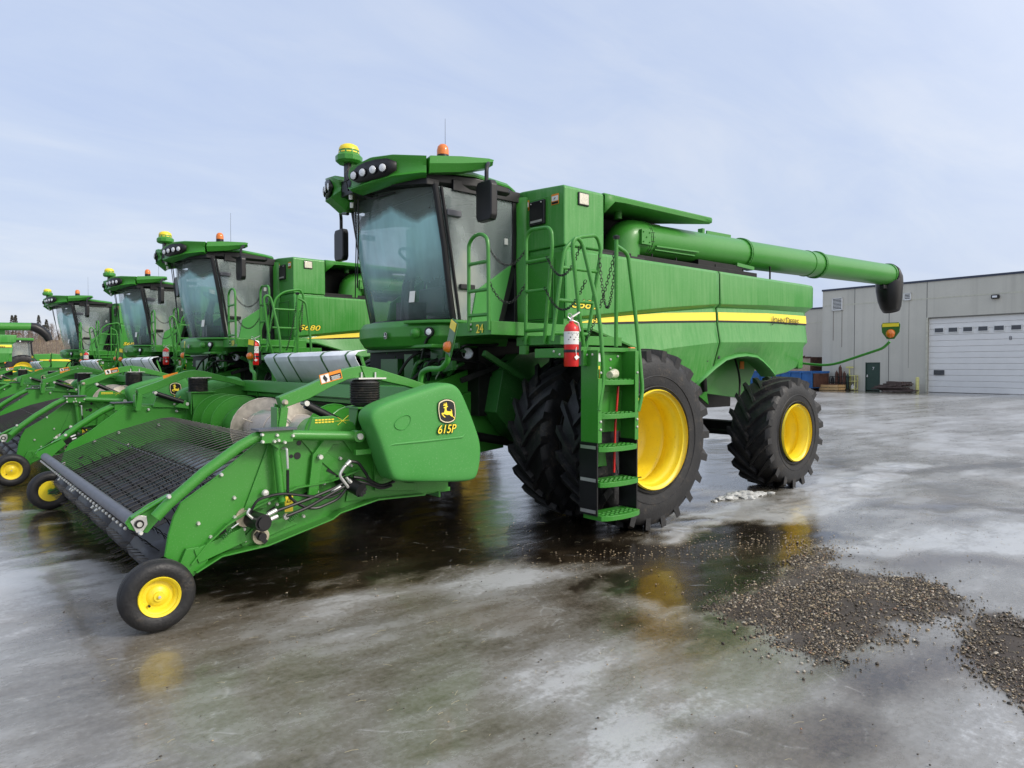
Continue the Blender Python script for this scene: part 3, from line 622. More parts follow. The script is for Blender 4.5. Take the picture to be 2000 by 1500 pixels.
        for (x, y) in ((-2.085,-.30),(-2.055,-.44),(-2.01,-.58),(-1.955,-.69)):
            zc = 3.70-(y+.22)*.06; nrm = Vector((-1,(-.25+(y+.3)*.5)*1.0,-.05)); nrm.y *= -s*-1 if 0 else (1 if s == 1 else 1); nrm.y = nrm.y if s == 1 else nrm.y
            nrm = Vector((-1, -s*(-.30+(y+.3)*.6), -.06)).normalized(); c_ = Vector((x,-s*y,zc))
            b = MB(); b.cyl(c_-nrm*.03,c_+nrm*.012,.050,n=20); wl = b.build('work_light','black',vo)
            b = MB(); b.lathe([(0,.026),(.022,.024),(.038,.017),(.043,.008)],c_,nrm,20); b.build('lamp_lens','lamp',wl)
    b = MB(); b.prism('x',[(-.14,3.56),(-.14,3.74),(.14,3.74),(.14,3.56)],-2.02,-1.7); b.prism('z',[(-1.92,-.35),(-1.80,-.62),(-1.55,-.90),(-1.4,-.92),(-1.4,.92),(-1.55,.90),(-1.80,.62),(-1.92,.35)],3.585,3.66); b.build('visor_core','black',rt,bevel=.01)
    # receiver dome on its post
    b = MB(); b.box(-2.03,-1.95,-.05,.05,3.72,3.97,0); b.box(-1.99,-1.90,-.055,.055,3.70,3.95,1); b.build('dome_post',['black','green'],rt,bevel=.005)
    b = MB(); b.lathe([(.0,-.06),(.12,-.06),(.148,-.035),(.15,.02),(.118,.045),(.112,.09),(0,.09)],(-1.99,0,3.97),(0,0,1),10); rc = b.build('receiver_body','green',rt,bevel=.006)
    b = MB(); b.lathe([(.112,0),(.110,.02),(.095,.05),(.06,.07),(0,.078)],(-1.99,0,4.055),(0,0,1),28); b.build('receiver_dome','yellow',rc,ang=60)
    b = MB(); b.lathe([(.114,0),(.114,.014)],(-1.99,0,4.022),(0,0,1),28); b.build('receiver_band','decal',rc)
    # beacon and aerial
    (bx,bz), = [(-1.276,3.882)]
    b = MB(); b.lathe([(0,0),(.062,0),(.066,.05),(.062,.075),(0,.075)],(bx,-.80,3.89),(0,0,1),24); be = b.build('beacon','black',rt)
    b = MB(); b.lathe([(.066,0),(.067,.05),(.058,.09),(.035,.115),(0,.122)],(bx,-.80,3.963),(0,0,1),24); b.build('beacon_lens','amber',be,ang=60)
    b = MB(); b.tube([(-.9,-.3,3.8),(-.9,-.3,4.58)],[.004,.0018],5); b.build('aerial','black',rt)
    # mirrors
    for s in (-1,1):
        mx, my = (-1.10,-1.35) if s < 0 else (-1.32,1.55)
        za, zb = (3.60,3.18) if s < 0 else (3.50,3.08)
        b = MB()
        if s < 0: b.tube(arc([(-.98,-1.18,3.80),(-1.03,-1.30,3.82),(mx,my,3.74),(mx,my,3.58)]),.022,8)
        else: b.tube(arc([(-1.45,1.1,3.62),(-1.38,1.45,3.70),(mx,my,3.66),(mx,my,3.46)]),.022,8)
        ma = b.build('mirror_arm','black',rt)
        b = MB(); w = .135; 
        pts = [(-w,zb+.05),(-w+.03,zb),(w-.03,zb),(w,zb+.05),(w,za-.05),(w-.03,za),(-w+.03,za),(-w,za-.05)]
        vs = [(mx-.045+.0*z, my+s*0+y, z) for y, z in pts]+[(mx+.045, my+y, z) for y, z in pts]
        n = len(pts); b.add(vs,[tuple(range(n)),tuple(range(n,2*n))]+[(i,(i+1)%n,n+(i+1)%n,n+i) for i in range(n)])
        b.build('mirror_head','black',ma,bevel=.018)
    # wiper and loose cables at the far edge
    b = MB(); b.tube([(-1.86,.05,3.56),(-1.82,.1,3.35),(-1.66,.45,2.6)],.009,5); b.tube([(-1.88,.08,3.56),(-1.80,.2,3.2),(-1.60,.62,2.5)],.007,5)
    b.tube([(-1.9,.0,3.6),(-1.8,-.2,3.52),(-1.7,-.5,3.55)],.010,5); b.tube([(-1.99,-.05,3.9),(-2.07,-.06,3.78),(-2.02,-.04,3.6)],.007,5)
    b.build('wiper','black',rt)
    b = MB(); b.tube([(-2.0,-.05,3.60),(-1.98,-.02,3.52)],.022,8); b.tube([(-1.96,.0,3.49),(-1.95,.02,3.44)],.02,8); b.build('cable_plugs','white',rt)
    # ---- platforms
    b = MB(); b.box(-1.30,-.02,-1.68,-.98,1.975,2.115); b.build('cab_platform','green',rt,bevel=.006)
    text(('24',.125),'number_decal',rt,(-1.303,-1.50,2.0),'-x','decal',bold=.012)
    b = MB(); b.prism('z',[(-.90,-1.60),(-.90,-2.26),(0.0,-2.26),(.0,-1.60)],1.872,1.965); b.prism('z',[(-1.02,-2.02),(-1.02,-2.56),(-.55,-2.80),(-.35,-2.80),(-.1,-2.02)],1.74,1.83)
    b.bolts([(-.90,-1.70,1.93),(-.90,-1.78,1.945),(-.90,-1.78,1.89),(-.90,-2.06,1.945),(-.90,-2.06,1.89)],(-1,0,0),.012)
    b.box(-.95,-.9,-1.8,-1.7,1.78,1.87)
    b.build('landing','green',rt,bevel=.005)
    b = MB(); b.bolts([(-1.30,-1.345,2.09),(-1.30,-1.345,2.04),(-1.30,-1.655,2.09),(-1.30,-1.655,2.04),(-1.02,-2.3,1.80),(-1.02,-2.38,1.77)],(-1,0,0),.013)
    b.build('platform_bolts','bolt',rt)
    # ---- handrails
    def rail(paths, r=.019, nm='handrail'):
        b = MB()
        for p in paths: b.tube(arc(p) if len(p) > 2 else p, r, 10)
        return b.build(nm,'green',rt)
    x = -1.315
    rail([[(x,-1.325,2.02),(x,-1.325,2.80),(x,-1.325,2.90)]+[(x,-1.4875+.1625*math.cos(k*PI/8),2.88+.12*math.sin(k*PI/8)) for k in range(1,8)]+[(x,-1.65,2.86),(x,-1.652,2.78),(x,-1.66,2.02)],[(x,-1.33,2.71),(x,-1.65,2.71)],[(x,-1.33,2.43),(x,-1.65,2.43)],[(x,-1.33,2.18),(x,-1.65,2.18)]])
    x = -.92
    rail([[(x,-1.77,1.88),(x,-1.775,2.86)]+[(x,-1.875+.10*math.cos(k*PI/10),2.93+.11*math.sin(k*PI/10)) for k in range(0,6)]+[(x,-2.07-.09*math.sin(k*PI/10),2.93+.10*math.cos(k*PI/10)) for k in range(0,5)]+[(x,-2.165,2.84),(x,-2.05,1.88)],[(x,-1.77,2.72),(x,-2.15,2.72)],[(x,-1.77,2.42),(x,-2.10,2.42)],[(x,-1.77,2.02),(x,-2.06,2.02)]])
    y = -2.27
    rail([[(-1.02,y,1.90),(-.86,y,2.80),(-.70,y,2.93),(-.40,y,2.99),(-.335,y,2.85),(-.55,y,1.84)],[(-.89,y,2.62),(-.41,y,2.62)],[(-.95,y,2.30),(-.46,y,2.30)],[(-1.0,y,1.98),(-.53,y,1.98)]])
    rail([[(-1.19,-2.82,2.0),(-1.27,-2.80,2.66),(-1.272,-2.80,2.74),(-1.245,-2.80,2.78),(-1.215,-2.80,2.79),(-1.18,-2.805,2.77),(-1.155,-2.81,2.73),(-1.14,-2.82,2.66),(-1.05,-2.92,2.10),(-1.06,-2.98,1.55),(-1.13,-2.985,1.27)],[(-1.19,-2.82,2.02),(-1.10,-2.80,1.70)]])
    rail([[(-.70,-2.80,1.84),(-.70,-2.80,2.84)],[(-.70,-2.80,2.78),(-.56,-2.82,2.72),(-.50,-2.88,2.05),(-.53,-2.98,1.42),(-.60,-2.985,1.24)]])
    b = MB(); b.lathe([(0,0),(.03,0),(.034,.03),(0,.04)],(-.70,-2.80,2.84),(0,0,1),10); b.build('rail_knob','black',rt)
    # ---- chains across the gaps
    def chain(p, q, sag, nm='safety_chain'):
        p, q = Vector(p), Vector(q); L = (q-p).length+sag*1.4; k = max(8, int(L/.030)); b = MB()
        def pt(t): v = p.lerp(q, t); v.z -= 4*sag*t*(1-t); return v
        for i in range(k):
            a, c_ = pt(i/k), pt((i+1)/k); d = c_-a; u = d.orthogonal().normalized() if i % 2 else d.cross(d.orthogonal()).normalized()
            m_ = (a+c_)/2; d = d*.72; w = u*.011
            b.tube([m_-d,m_-d*.6+w,m_+d*.6+w,m_+d,m_+d*.6-w,m_-d*.6-w,m_-d],.0036,4,cap=False)
        b.build(nm,'black',rt)
    chain((-1.31,-1.66,2.84),(-.93,-1.77,2.84),.16); chain((-1.31,-1.665,2.5),(-.93,-1.77,2.5),.20)
    chain((-.93,-2.10,2.74),(-1.18,-2.80,2.72),.22); chain((-.93,-2.07,2.44),(-1.14,-2.83,2.42),.24)
    chain((-.36,-2.27,2.80),(-.70,-2.80,2.76),.55); chain((-.70,-2.80,2.78),(-.75,-2.45,1.90),.10)
    # ---- ladder
    lx0, lx1 = -1.145, -.60; yf, yb_ = -2.985, -2.78
    lad = MB()
    lad.box(lx0,lx0+.012,yf,yb_,.98,1.80); lad.box(lx0,lx0+.05,yf-.006,yf+.004,.98,1.55); lad.box(lx1-.012,lx1,yf,yb_,.98,1.80); lad.box(lx1-.05,lx1,yf-.006,yf+.004,.98,1.80)
    lad.box(lx0+.012,lx1-.012,yb_-.02,yb_-.008,1.42,1.80); lad.prism('y',[(lx0+.02,1.05),(lx1-.02,1.05),(lx1-.02,1.42),(lx0+.02,1.42)],yb_-.018,yb_-.010)
    lad.box(lx0-.05,lx0+.0,-2.86,-2.80,1.66,1.80); lad.box(-1.25,-.55,-2.84,-2.76,1.79,1.83)
    lad.prism('y',[(lx0+.06,.73),(lx0+.36,.73),(lx0+.33,.90),(lx0+.10,.90)],yb_+.01,yb_+.02)
    lo = lad.build('ladder','green',rt,bevel=.004)
    for i, z in enumerate((1.535,1.235,.945,.635,.34)):
        b = MB(); out = yf-.03-.02*i*.8
        pts = [(lx0+.014,-2.80),(lx0+.014,out+.06)]+[(lx0+.014+(lx1-lx0-.028)*t, out+.055-.055*math.sin(PI*t)**.6) for t in (.1,.25,.4,.5,.6,.75,.9)]+[(lx1-.014,out+.06),(lx1-.014,-2.80)]
        b.prism('z',pts,z-.045,z)
        for k in range(7):
            for j in range(3): b.box(lx0+.06+k*.062,lx0+.10+k*.062,out+.05+j*.045,out+.07+j*.045,z,z+.008)
        b.build('step','green',lo,bevel=.004)
    for xx in (lx0,lx1-.012): MB().box(xx,xx+.014,yf+.005,yb_+.015,.335,.985).build('rubber_guard','black',lo)
    b = MB()
    for z in (.94,.65,.37):
        b.box(lx0-.004,lx0,yf+.02,yb_,z-.015,z+.015)
    b.build('guard_strip','steel',lo)
    b = MB(); b.bolts([(lx0,yf+.06,1.86-.1),(lx0,yf+.13,1.76),(lx0,yb_-.06,1.70)],(-1,0,0)); b.bolts([(lx0+.03,yf-.006,z) for z in (1.17,1.10,1.60)]+[(lx1-.025,yf-.006,z) for z in (1.17,1.10,1.60)],r=.012)
    b.bolts([(-.78,yb_-.02,1.72),(-.78,yb_-.02,1.64),(-.68,yb_-.02,1.75)],r=.012); b.build('ladder_bolts','bolt',lo)
    b = MB(); b.box(lx0+.03,lx0+.11,yb_-.026,yb_-.02,1.60,1.78,0); b.box(lx0+.04,lx0+.10,yb_-.028,yb_-.026,1.66,1.75,1); b.box(lx0+.04,lx0+.10,yb_-.028,yb_-.026,1.61,1.65,2)
    b.box(lx0+.15,lx0+.24,yb_-.026,yb_-.02,1.70,1.78,1); b.box(lx0+.16,lx0+.22,yb_-.026,yb_-.02,1.54,1.66,3); b.box(lx0+.165,lx0+.215,yb_-.028,yb_-.026,1.55,1.63,2)
    b.build('safety_labels',['orange','white','black','decal'],lo,smooth=False)
    b = MB()
    for r_ in range(7):
        for c_ in range(3):
            if (r_*3+c_*5) % 4: b.box(lx0+.03+c_*.04,lx0+.06+c_*.04,yb_-.0215,yb_-.018,1.10+r_*.042,1.125+r_*.042)
    b.build('step_instruction_decal','decal',lo,smooth=False)
    (ax_,az_), = [(-0.231,1.788)]
    b = MB(); b.box(ax_-.05,ax_+.03,-2.62,-2.58,az_-.05,az_+.06); b.build('turn_signal','amber',rt,bevel=.01)
    # ---- rear warning arm
    pr = [(5.200,-1.480,1.716),(5.200,-1.983,1.666),(5.200,-2.783,1.930),(5.200,-2.875,2.025)]
    b = MB(); b.tube(arc([pr[0],pr[1],pr[2],pr[3]]),.02,8); am = b.build('rear_marker_arm','green',rt)
    c = Vector([(5.200,-2.887,2.160)][0])
    b = MB(); b.prism('x',[(c.y-.11,c.z+.14),(c.y-.13,c.z+.11),(c.y-.12,c.z),(c.y-.05,c.z-.10),(c.y+.05,c.z-.10),(c.y+.12,c.z),(c.y+.13,c.z+.11),(c.y+.11,c.z+.14)],c.x-.012,c.x); b.build('marker_plate','darkgreen',am)
    b = MB(); b.box(c.x-.016,c.x-.011,c.y-.115,c.y+.115,c.z+.08,c.z+.13); b.build('reflective_strip','decal',am)
    b = MB(); b.lathe([(0,.05),(.04,.045),(.06,.02),(.066,0)],(c.x-.012,c.y,c.z-.02),(-1,0,0),20,0); b.build('marker_lens','amber',am,ang=60)
    return rt

# ================================================================= PICKUP HEADER (same axes as the combine it hangs from)
def make_header():
    rt = E('pickup_header')
    # side sheets
    up = [(-4.478,0.420),(-4.455,0.560),(-4.423,0.673),(-4.378,0.758),(-4.164,0.897),(-3.794,1.183),(-3.430,1.146),(-3.096,1.125),(-2.941,1.034)]
    for s in (-1,1):
        low = [(-2.910,0.809),(-3.097,0.863),(-3.352,0.798),(-3.610,0.781),(-3.889,0.685),(-4.100,0.582),(-4.234,0.471),(-4.332,0.354),(-4.411,0.368)]; pts = up+low
        b = MB(); b.prism('y', pts, s*2.300, s*2.288)
        b.tube([(x,s*2.294,z) for x,z in up[:6]],.008,5)
        so = b.build('side_sheet','green',rt,smooth=False)
        # lower frame with a bent flange
        fr = [(-4.334,0.361),(-4.243,0.482),(-4.109,0.592),(-3.900,0.695),(-3.623,0.790),(-3.366,0.808),(-3.113,0.872),(-2.534,0.691),(-2.535,0.607),(-2.960,0.621),(-3.285,0.559),(-3.347,0.521),(-3.831,0.404),(-4.145,0.382),(-4.309,0.302)]
        b = MB(); b.prism('y', fr, s*2.255, s*2.275)
        tp = low[1:8]; lo = fr[8:]
        for q0, q1 in zip(tp, tp[1:]): b.bar((q0[0],s*2.315,q0[1]),(q1[0],s*2.315,q1[1]),.075,.010)
        for q0, q1 in zip(lo, lo[1:]): b.bar((q0[0],s*2.325,q0[1]),(q1[0],s*2.325,q1[1]),.10,.010)
        
        b.build('lower_frame_rail','green',rt,bevel=.0,smooth=False,solid=.0)
        b = MB()
        for (a, c) in (((-3.78,.63),(-3.66,1.10)),): b.prism('y',[(-3.98,.66),(-3.82,.66),(-3.70,1.12),(-3.80,1.12)],s*2.302,s*2.315)
        b.prism('y', [(-3.526,0.685),(-3.455,0.665),(-3.405,0.975),(-3.323,1.072),(-3.248,1.074),(-3.281,1.146),(-3.363,1.151),(-3.485,1.008)], s*2.312, s*2.34)
        b.prism('y', [(-3.600,1.166),(-3.562,1.119),(-3.461,0.999),(-3.324,0.872),(-3.241,0.806),(-3.282,0.946),(-3.425,1.072),(-3.523,1.172)], s*2.302, s*2.312)
        b.prism('y', [(-3.264,1.137),(-3.111,1.128),(-3.121,1.003),(-3.155,0.997)], s*2.302, s*2.314)
        b.prism('y', [(-4.004,0.436),(-3.902,0.534),(-3.681,0.568),(-3.586,0.506),(-3.757,0.458),(-3.980,0.404)], s*2.275, s*2.292)
        b.build('sheet_bracket','green',so,bevel=.004)
        b = MB()
        hs = [(-3.633,1.006),(-3.587,1.006),(-3.574,1.098)]
        for (x,z),r_ in zip(hs,(.014,.026,.018)): b.disc((x,s*2.301,z),(0,s,0),r_,14,t=.004)
        b.prism('y', [(-3.365,0.876),(-3.316,0.929),(-3.233,0.844),(-3.216,0.792)], s*2.302, s*2.306)
        for pq in ([(-4.290,0.593),(-4.247,0.624),(-4.238,0.609),(-4.280,0.575)],[(-4.140,0.515),(-4.089,0.542),(-4.083,0.524),(-4.133,0.497)],[(-3.804,0.626),(-3.748,0.655),(-3.741,0.636),(-3.796,0.607)],[(-3.531,0.721),(-3.467,0.748),(-3.459,0.728),(-3.523,0.701)]): b.prism('y',pq,s*2.275,s*2.279)
        b.build('sheet_holes','black',so)
    # bolts on the near sheet
    b = MB(); n_ = (0,-1,0)
    for q in [(-4.123,-2.300,0.921),(-4.040,-2.300,0.754),(-4.275,-2.300,0.611),(-4.197,-2.300,0.507),(-4.128,-2.300,0.450),(-4.038,-2.300,0.619),(-4.107,-2.300,0.482),(-3.866,-2.300,0.462),(-3.384,-2.300,0.783),(-3.243,-2.300,0.822),(-3.251,-2.300,0.959),(-3.162,-2.300,0.897),(-3.743,-2.300,0.671),(-3.802,-2.300,0.689),(-3.546,-2.300,0.559),(-3.441,-2.300,0.728),(-4.326,-2.300,0.312),(-3.976,-2.300,0.529),(-3.970,-2.300,0.449)]: b.tube([Vector(q),Vector(q)+Vector((0,-.02,0))],[.014,.010],8)
    (q,) = [(-3.842,-2.350,0.770)]; b.lathe([(0,.02),(.02,.015),(.026,0)],q,n_,12)
    (q,) = [(-3.438,-2.350,0.991)]; b.lathe([(0,.03),(.018,.03),(.02,0)],q,n_,6)
    b.build('frame_bolts','bolt',rt)
    b = MB()
    for q in [(-4.438,2.270,0.544),(-3.254,2.270,1.187),(-3.225,2.270,1.096),(-4.127,2.270,0.776),(-3.874,2.270,0.864),(-3.547,2.270,1.128),(-3.777,2.270,0.715),(-3.434,2.270,0.933),(-4.418,2.270,0.867)]: b.tube([Vector(q),Vector(q)+Vector((0,-.02,0))],[.018,.012],8)
    b.build('frame_bolts','bolt',rt)
    # gauge wheels
    for s in (-1,1):
        e = E('gauge_wheel',(-4.56,s*2.43,.225),0,rt)
        W = .15; Rr = .222; b = MB()
        b.lathe([(.118,-.06),(.13,-.07),(.165,-.078),(.198,-.070),(.213,-.055),(.218,-.042),(.213,-.036),(.221,-.03),(.222,-.016),(.216,-.011),(.223,-.006),(.223,.006),(.216,.011),(.222,.016),(.221,.03),(.213,.036),(.218,.042),(.213,.055),(.198,.070),(.165,.078),(.13,.07),(.118,.06)],(0,0,0),(0,1,0),56)
        b.build('tyre','rubber',e,ang=50)
        b = MB(); f = s
        b.lathe([(0,f*.060),(.012,f*.062),(.014,f*.052),(.030,f*.052),(.032,f*.044),(.040,f*.040),(.056,f*.036),(.068,f*.022),(.088,f*.020),(.097,f*.045),(.108,f*.052),(.110,f*.064),(.122,f*.074),(.126,f*.066),(.118,f*.05),(.118,-f*.06),(.05,-f*.06),(0,-f*.05)],(0,0,0),(0,1,0),48)
        ro = b.build('rim','yellow',e,ang=40)
        b = MB(); b.cyl((-.055,f*.03,-.05),(-.055,f*.052,-.05),.007,n=8); b.build('valve','black',ro)
        b = MB(); b.cyl((0,f*.058,0),(0,f*.068,0),.009,n=8); b.build('axle_nut','steel',ro)
        b = MB(); y = s*2.31
        b.bar((-4.30,y,.40),(-3.98,y-.0,.50),.07,.10); b.prism('y',[(-4.43,.30),(-4.36,.46),(-4.28,.46),(-4.22,.36),(-4.34,.25)],s*2.27,s*2.335)
        b.prism('y',[(-4.60,.20),(-4.52,.19),(-4.36,.28),(-4.34,.36),(-4.42,.36)],s*2.30,s*2.325); b.cyl((-4.56,s*2.30,.225),(-4.56,s*2.37,.225),.03,n=12)
        b.build('wheel_arm','green',rt,bevel=.004)
    # pickup belt with rows of teeth
    prof = [(-4.30,.40),(-4.42,.42),(-4.50,.39),(-4.54,.32),(-4.50,.25),(-4.42,.22),(-4.20,.24),(-3.2,.42)]
    topz = [(-4.44,.42),(-4.0,.55),(-3.72,.645)]
    b = MB(); pth = [(-3.60,.66),(-3.78,.655),(-4.02,.575),(-4.40,.435),(-4.49,.41),(-4.545,.345),(-4.53,.29),(-4.47,.26),(-4.35,.29),(-3.6,.52),(-3.4,.60)]
    K = 6; wb = 4.5/K
    for i in range(K):
        y0, y1 = -2.26+i*wb+.012, -2.26+(i+1)*wb-.012
        b.grid([[(x,y0,z) for x,z in pth],[(x,y1,z) for x,z in pth]])
    b.build('pickup_belt','belt',rt,ang=60,solid=.012)
    b = MB(); pt2 = [(-3.42,.73),(-3.30,.76),(-3.05,.70)]
    b.grid([[(-3.66,y,.60),(-3.63,y,.68),(-3.57,y,.72),(-3.30,y,.75),(-3.14,y,.70),(-3.05,y,.60)] for y in (-2.26,-1.13,0,1.13,2.26)])
    b.build('transfer_belt','wetbelt',rt,ang=60,solid=.012)
    b = MB(); rnd = random.Random(3)
    rowsx = [(-4.545,.29,-1,-.35),(-4.53,.37,-1,.15),(-4.47,.42,-.75,.65),(-4.37,.445,-.45,.9),(-4.27,.48,-.4,.95),(-4.17,.52,-.4,.95),(-4.07,.56,-.4,.95),(-3.97,.59,-.4,.95),(-3.87,.625,-.4,.95),(-3.77,.66,-.4,.95),(-4.52,.27,-1,-.5)]
    for x, z, dx, dz in rowsx:
        x += 0; off_ = rnd.uniform(0,.1)
        for k in range(43):
            y = -2.2+k*.1023+rnd.uniform(-.03,.03); l = (.105 if x > -4.46 else .07)+rnd.uniform(-.01,.01)
            y += off_; p = Vector((x+rnd.uniform(-.012,.012),y,z)); d = Vector((dx+rnd.uniform(-.15,.15),rnd.uniform(-.1,.1),dz)).normalized(); d2 = Vector((d.x-.5*abs(d.z),rnd.uniform(-.06,.06),d.z*.8)).normalized()
            b.tube([p,p+d*l*.55,p+d*l*.55+d2*l*.5],[.0042,.0036,.003],3,cap=False)
    b.build('pickup_teeth','black',rt,label='rows of thin black spring teeth on the pickup belt')['kind'] = 'stuff'
    # hold-down roller and rods
    b = MB(); b.cyl((-4.63,-2.16,.645),(-4.63,2.16,.645),.042,n=20); b.build('hold_down_roller','grey',rt)
    for k in range(36):
        y = -2.12+k*.1211
        MB().tube([(-4.645,y,.610),(-4.60,y,.625),(-4.3,y,.74),(-3.9,y,.90),(-3.45,y,1.02),(-3.30,y,1.03)],.0055,5,cap=False).build('hold_down_rod','rod',rt)
    MB().tube([(-4.05,-2.14,.835),(-4.05,2.14,.835)],.006,5).build('cross_rod','rod',rt)
    b = MB()
    for k in range(36):
        y = -2.12+k*.1211; b.lathe([(0,-.012),(.010,-.008),(.0135,0),(.010,.008),(0,.012)],(-4.672,y,.604),(-.8,0,-.5),8)
    for y in (-1.1,-.95,-.0,.1,.8): b.tube([(-4.66,y,.57),(-4.68,y,.555)],[.013,.009],6)
    b.build('roller_bolts','bolt',rt)
    for s in (-1,1):
        y = s*2.30
        b = MB()
        pp = [(-4.707,0.677),(-4.681,0.712),(-4.572,0.778),(-4.457,0.830),(-4.412,0.758),(-4.495,0.686),(-4.550,0.628),(-4.580,0.593),(-4.644,0.609),(-4.682,0.631)]
        b.prism('y',pp,s*2.30,s*2.285); b.prism('y',[(pp[1][0],pp[1][1]),(pp[3][0],pp[3][1]),(pp[3][0],pp[3][1]-.015),(pp[1][0],pp[1][1]-.015)],s*2.285,s*2.34)
        b.bar((pp[9][0],s*2.30,pp[9][1]),(pp[0][0],s*2.30,pp[0][1]),.03,.006)
        b.build('roller_bracket','green',rt,bevel=.004)
        (bx,bz), = [(-4.631,0.659)]
        b = MB(); b.prism('y',[(bx-.05,bz+.02),(bx-.01,bz+.058),(bx+.045,bz+.045),(bx+.05,bz-.01),(bx+.02,bz-.055),(bx-.015,bz-.055)],s*2.300,s*2.308); b.build('roller_bearing','steel',rt,bevel=.003)
        b = MB(); b.cyl((bx,s*2.30,bz),(bx,s*2.322,bz),.027,n=16); b.build('bearing_ring','black',rt)
        b = MB(); b.cyl((bx,s*2.32,bz),(bx,s*2.330,bz),.016,n=12); b.build('shaft_end','bolt',rt)
        # hold-down pipe
        pth = [(-4.558,0.705),(-4.482,0.782),(-4.264,0.959),(-4.032,1.116),(-3.929,1.168),(-3.840,1.180),(-3.713,1.172),(-3.159,1.130)]
        b = MB(); b.tube([(x,s*2.40,z) for x,z in pth],.036,16); b.cyl((pth[-1][0],s*2.35,pth[-1][1]),(pth[-1][0],s*2.44,pth[-1][1]),.045,n=16)
        (cx0,cz0),(cx1,cz1) = [(-3.901,1.214),(-3.681,1.129)]
        b.box(cx0,cx1,s*2.40-.055,s*2.40+.055,cz1,cz0); b.prism('y',[(cx0+.06,cz1),(cx1-.03,cz1),(cx1-.09,cz1-.05),(cx0+.13,cz1-.05)],s*2.42,s*2.43)
        po = b.build('hold_down_pipe','green',rt,ang=50)
        b = MB(); b.box(cx0-.03,cx1+.02,s*2.40-.08,s*2.40+.07,cz0,cz0+.012); b.build('clamp_plate','grey',po)
        b = MB()
        for q in [(-3.901,-2.460,1.190),(-3.898,-2.460,1.141),(-3.685,-2.460,1.170),(-3.788,-2.460,1.144),(-3.744,-2.460,1.127),(-3.817,-2.460,1.139),(-3.798,-2.460,1.181)]: b.tube([(q[0],s*2.455,q[2]),(q[0],s*2.475,q[2])],[.013,.009],8)
        for q in [(-4.487,-2.440,0.834),(-4.650,-2.440,0.629)]: b.tube([(q[0],s*2.435,q[2]),(q[0],s*2.455,q[2])],[.016,.011],8)
        b.cyl((pth[-1][0],s*2.44,pth[-1][1]),(pth[-1][0],s*2.458,pth[-1][1]),.024,n=12)
        b.build('pipe_bolts','bolt',po)
        # slim strut under the pipe
        (ax_,az_),(bx_,bz_) = [(-3.775,1.110),(-3.735,0.703)]
        b = MB(); b.tube([(ax_,s*2.38,az_),(bx_,s*2.38,bz_)],.026,12); b.build('strut','green',rt)
        # curved lift arm, its front post
        am = [(-3.694,1.431),(-3.463,1.516),(-3.299,1.588),(-3.150,1.642),(-3.031,1.660),(-2.905,1.642),(-2.573,1.548),(-2.277,1.457),(-2.309,1.410),(-2.345,1.419),(-2.622,1.494),(-2.906,1.552),(-3.032,1.569),(-3.150,1.555),(-3.300,1.494),(-3.464,1.416),(-3.668,1.348)]
        dz = 0 if s < 0 else -.045
        b = MB(); b.prism('y',[(x,z+dz) for x,z in am],s*2.16,s*2.24); b.prism('y',[(-3.045,1.66+dz),(-3.03,1.66+dz),(-2.96,1.55+dz),(-3.0,1.55+dz)],s*2.24,s*2.25)
        ao = b.build('lift_arm','green',rt,bevel=.006)
        ps = [(-3.687,1.386),(-3.637,1.354),(-3.662,1.168),(-3.719,1.171)]
        b = MB(); b.prism('y',[(x,z+dz) for x,z in ps],s*2.13,s*2.15); b.prism('y',[(x,z+dz) for x,z in ps],s*2.25,s*2.27); b.box(ps[3][0],ps[3][0]+.012,s*2.2-.06,s*2.2+.06,1.17,1.36+dz)
        b.build('front_post','green',rt,bevel=.004)
        b = MB()
        for q in [(-3.665,-2.270,1.395)]: b.lathe([(0,.03),(.014,.03),(.022,.012),(.022,0)],(q[0],s*2.27,q[2]+dz),(0,s,0),12)
        b.build('pivot_bolt','brass',ao)
        for (xa,za),(xb,zb) in ([(-3.380,1.554),(-3.205,1.599)],):
            w = Vector((xb-xa,0,zb-za)); u = w.normalized(); v = Vector((-u.z,0,u.x)); c = Vector(((xa+xb)/2,s*2.242,(za+zb)/2+dz)); L = w.length/2
            b = MB(); b.obox(c,u*L,Vector((0,.001,0)),v*.036,0); b.obox(c-u*L*.55+Vector((0,s*.002,0)),u*L*.38,Vector((0,.001,0)),v*.030,1)
            b.obox(c+u*L*.4+Vector((0,s*.002,0))+v*-.008,u*L*.52,Vector((0,.001,0)),v*.020,2); b.obox(c-u*L*.55+Vector((0,s*.004,0)),u*.008+v*.012,Vector((0,.001,0)),v*.018-u*.01,2)
            for k in range(4): b.obox(c+u*L*.4-v*(.001+.008*k)+Vector((0,s*.004,0)),u*L*(.42-.06*(k%2)),Vector((0,.0005,0)),v*.0018,1)
            b.build('warning_decal',['orange','white','black'],ao,smooth=False)
        # damper
        (ax_,az_),(bx_,bz_) = [(-3.476,1.371),(-3.166,1.209)]
        b = MB(); b.tube([(ax_,s*2.2,az_+dz),(bx_,s*2.2,bz_)],.031,14); d_ = b.build('damper','black',rt)
        (cx_,cz_), = [(-3.122,1.187)]
        b = MB(); b.tube([(bx_,s*2.2,bz_),(cx_,s*2.2,cz_)],.012,8); b.build('damper_rod','steel',d_)
        b = MB(); 
        for q in ((ax_-.01,az_+.01+dz),(cx_,cz_)): b.cyl((q[0],s*2.17,q[1]),(q[0],s*2.25,q[1]),.02,n=10)
        b.build('damper_pin','bolt',d_)
        # air bag spring with seat
        b = MB(); prof_ = [(0,1.552),(.085,1.552),(.105,1.54)]
        for k in range(9): prof_ += [(.118,1.53-k*.019),(.118,1.522-k*.019),(.108,1.516-k*.019)]
        prof_ += [(.105,1.352),(.08,1.345),(0,1.345)]
